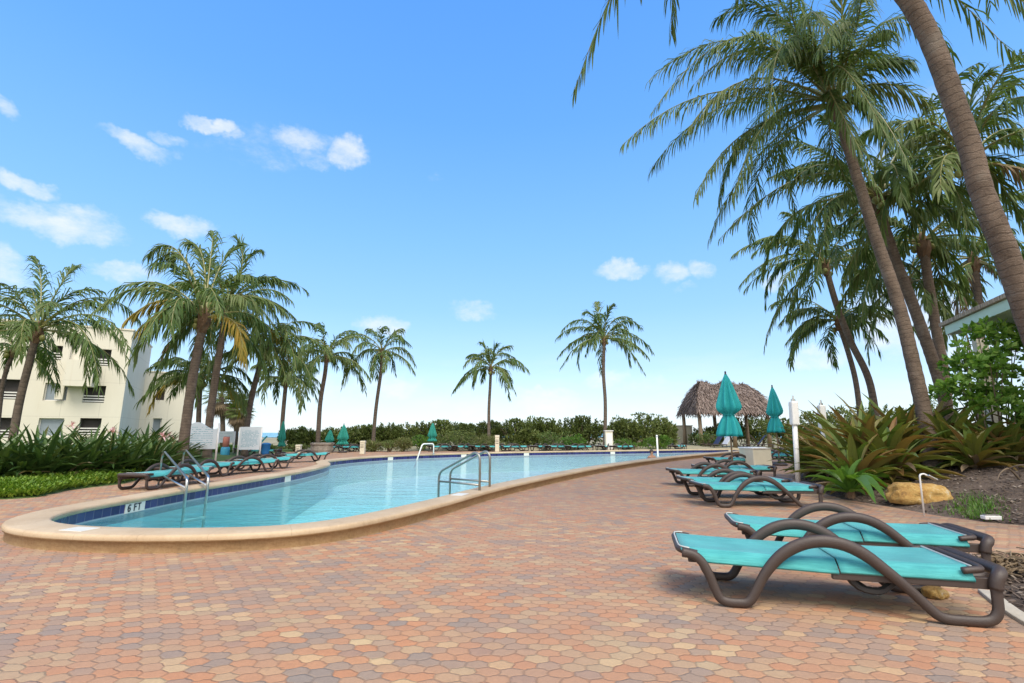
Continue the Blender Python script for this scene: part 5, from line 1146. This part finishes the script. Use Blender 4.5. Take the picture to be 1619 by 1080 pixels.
# stone planter at the pool corner
p_ = V((xat(503, 29.6, 0), 29.6, 0)); root = thing('stone_planter', 'round grey stone planter at the foot of the shore palm', 'planter', p_)
q = MB(); q.lathe([(.62, 0), (.66, .15), (.64, .42), (.70, .5), (.70, .58), (.58, .6), (.5, .52)], (0, .6, 0), 16, 0, lambda a, j, z: 1 + .03 * math.sin(a * 7 + j)); q.build('stone_ring', M['rock_grey'], root)
q = MB(); q.lathe([(.52, .48), (.4, .54), (.02, .56)], (0, .6, 0), 12); q.build('soil', M['fibre'], root)
# rock, lamp, small items in the bed
def rock(label, px, py, w, h, d, mat, seed, zb=.08, rz=0):
    p = gr(px, py, zb); bm = bmesh.new(); bmesh.ops.create_icosphere(bm, subdivisions=4, radius=1); rg = random.Random(seed); off = V((seed * 3.1, 0, 0))
    for v in bm.verts:
        n_ = v.co.normalized(); r = 1 + .28 * mnoise.noise(n_ * 1.3 + off) + .13 * mnoise.noise(n_ * 3.2 + off) + .05 * mnoise.noise(n_ * 8 + off)
        c = V((max(-.95, min(.95, n_.x * r)), n_.y * r, max(-.5, min(.9, n_.z * r)))); v.co = V((c.x * w, c.y * d, c.z * h))
    me = bpy.data.meshes.new('boulder'); bm.to_mesh(me); bm.free(); me.materials.append(M[mat]); o = bpy.data.objects.new('boulder', me); C.objects.link(o); o.location = (p.x, p.y, zb + h * .4); o.rotation_euler = (0, 0, rz)
    me.polygons.foreach_set('use_smooth', [True] * len(me.polygons)); tag(o, label, 'rock'); return o
rock('long yellow limestone boulder in the mulch behind the path lamp', 1452, 793, .50, .23, .26, 'rock', 3, .08, R(-4))
rock('small yellow stone under the head end of the nearest lounger', 1478, 943, .085, .05, .06, 'rock', 8, .01); rock('flat grey stone at the right edge of the mulch', 1612, 790, .45, .12, .25, 'rock_grey', 5, .12)
p_ = gr(1461, 813, .02); hz_ = at(1461, 749, p_.y).z; root = thing('path_lamp', 'thin white path lamp with a drooping head at the paving edge', 'path lamp', (p_.x, p_.y, 0))
q = MB(); q.tube(fillet([V((0, 0, 0)), V((.02, 0, hz_ - .015)), V((.09, 0, hz_)), V((.13, -.02, hz_ - .03))], .04), .012, 7); q.build('stem', M['white'], root, True)
q = MB(); Mx = Matrix.Rotation(R(28), 3, 'Y'); q.box((.18, -.02, hz_ - .055), (.15, .07, .028), M=Mx); q.build('lamp_head', M['steel'], root, bevel=.01)
p_ = gr(1568, 823, .02); root = thing('marker_block', 'small white block lying in the grass tuft at the paving edge', 'block', (p_.x, p_.y, .03), R(-8))
q = MB(); q.box((0, 0, .03), (.21, .09, .05)); q.build('body', M['white'], root, bevel=.008); q = MB(); q.box((0, 0, .064), (.17, .06, .016)); q.build('lid', M['steel'], root, bevel=.004)
# dry roots and fallen twigs
rg = random.Random(21)
def twig_pile(label, px, py, zb, n, spread, seed):
    p = gr(px, py, zb); q = MB(); rg = random.Random(seed)
    for k in range(n):
        a = rg.uniform(0, 6.28); b = V((rg.gauss(0, spread), rg.gauss(0, spread * .6), rg.uniform(0, .05))); d = V((math.cos(a), math.sin(a), rg.uniform(.0, .35))) * rg.uniform(.08, .28)
        q.tube(catmull([b, b + d * .5 + V((rg.gauss(0, .02), rg.gauss(0, .02), rg.uniform(0, .04))), b + d], 3), rg.uniform(.003, .009), 4)
    tag(q.build('dry_brush', M['frond_dead'], loc=(p.x, p.y, zb)), label, 'dry brush', kind='stuff')
twig_pile('pile of dry brown roots at the head of the second lounger', 1612, 900, .05, 240, .20, 2)
twig_pile('scattered dry fronds on the mulch at the right edge', 1600, 765, .22, 90, .5, 3)
q = MB(); p0 = V((xat(1612, 8.6, .4), 8.6, 0)); p0.z = bedz(p0.x, p0.y, RB, .16, .75) + .03; q.tube(catmull([V((0, 0, 0)), V((-.25, -.1, .18)), V((-.5, -.2, .12)), V((-.72, -.35, .02))], 5), [.02 - .001 * i for i in range(16)], 6); q.tube(catmull([V((-.25, -.1, .18)), V((-.2, -.25, .25)), V((-.05, -.4, .24))], 5), .012, 5)
tag(q.build('fallen_branch', M['twig'], loc=tuple(p0)), 'bare crooked branch lying on the mulch at the right edge', 'branch')
# concrete edging by the soil bed and the mulch bed
def edging(label, pts, w, h, mat='concrete'):
    P = resample(catmull([gr(x, y) for x, y in pts], 6), .15, False); q = MB(); n_ = len(P); vs = []
    for i, p in enumerate(P):
        t = (P[min(i + 1, n_ - 1)] - P[max(i - 1, 0)]).normalized(); s_ = V((t.y, -t.x, 0)) * w / 2
        vs += [p - s_ + UP * -.02, p - s_ + UP * h, p + s_ + UP * h, p + s_ - UP * .02]
    fs = [(i * 4 + k, i * 4 + (k + 1) % 4, i * 4 + 4 + (k + 1) % 4, i * 4 + 4 + k) for i in range(n_ - 1) for k in range(4)]; q.add(vs, fs); tag(q.build('bed_edging', M[mat], bevel=.008), label, 'edging', kind='structure')
edging('pale concrete edging', [(1560, 938), (1590, 962), (1625, 985), (1680, 1015)], .10, .025)
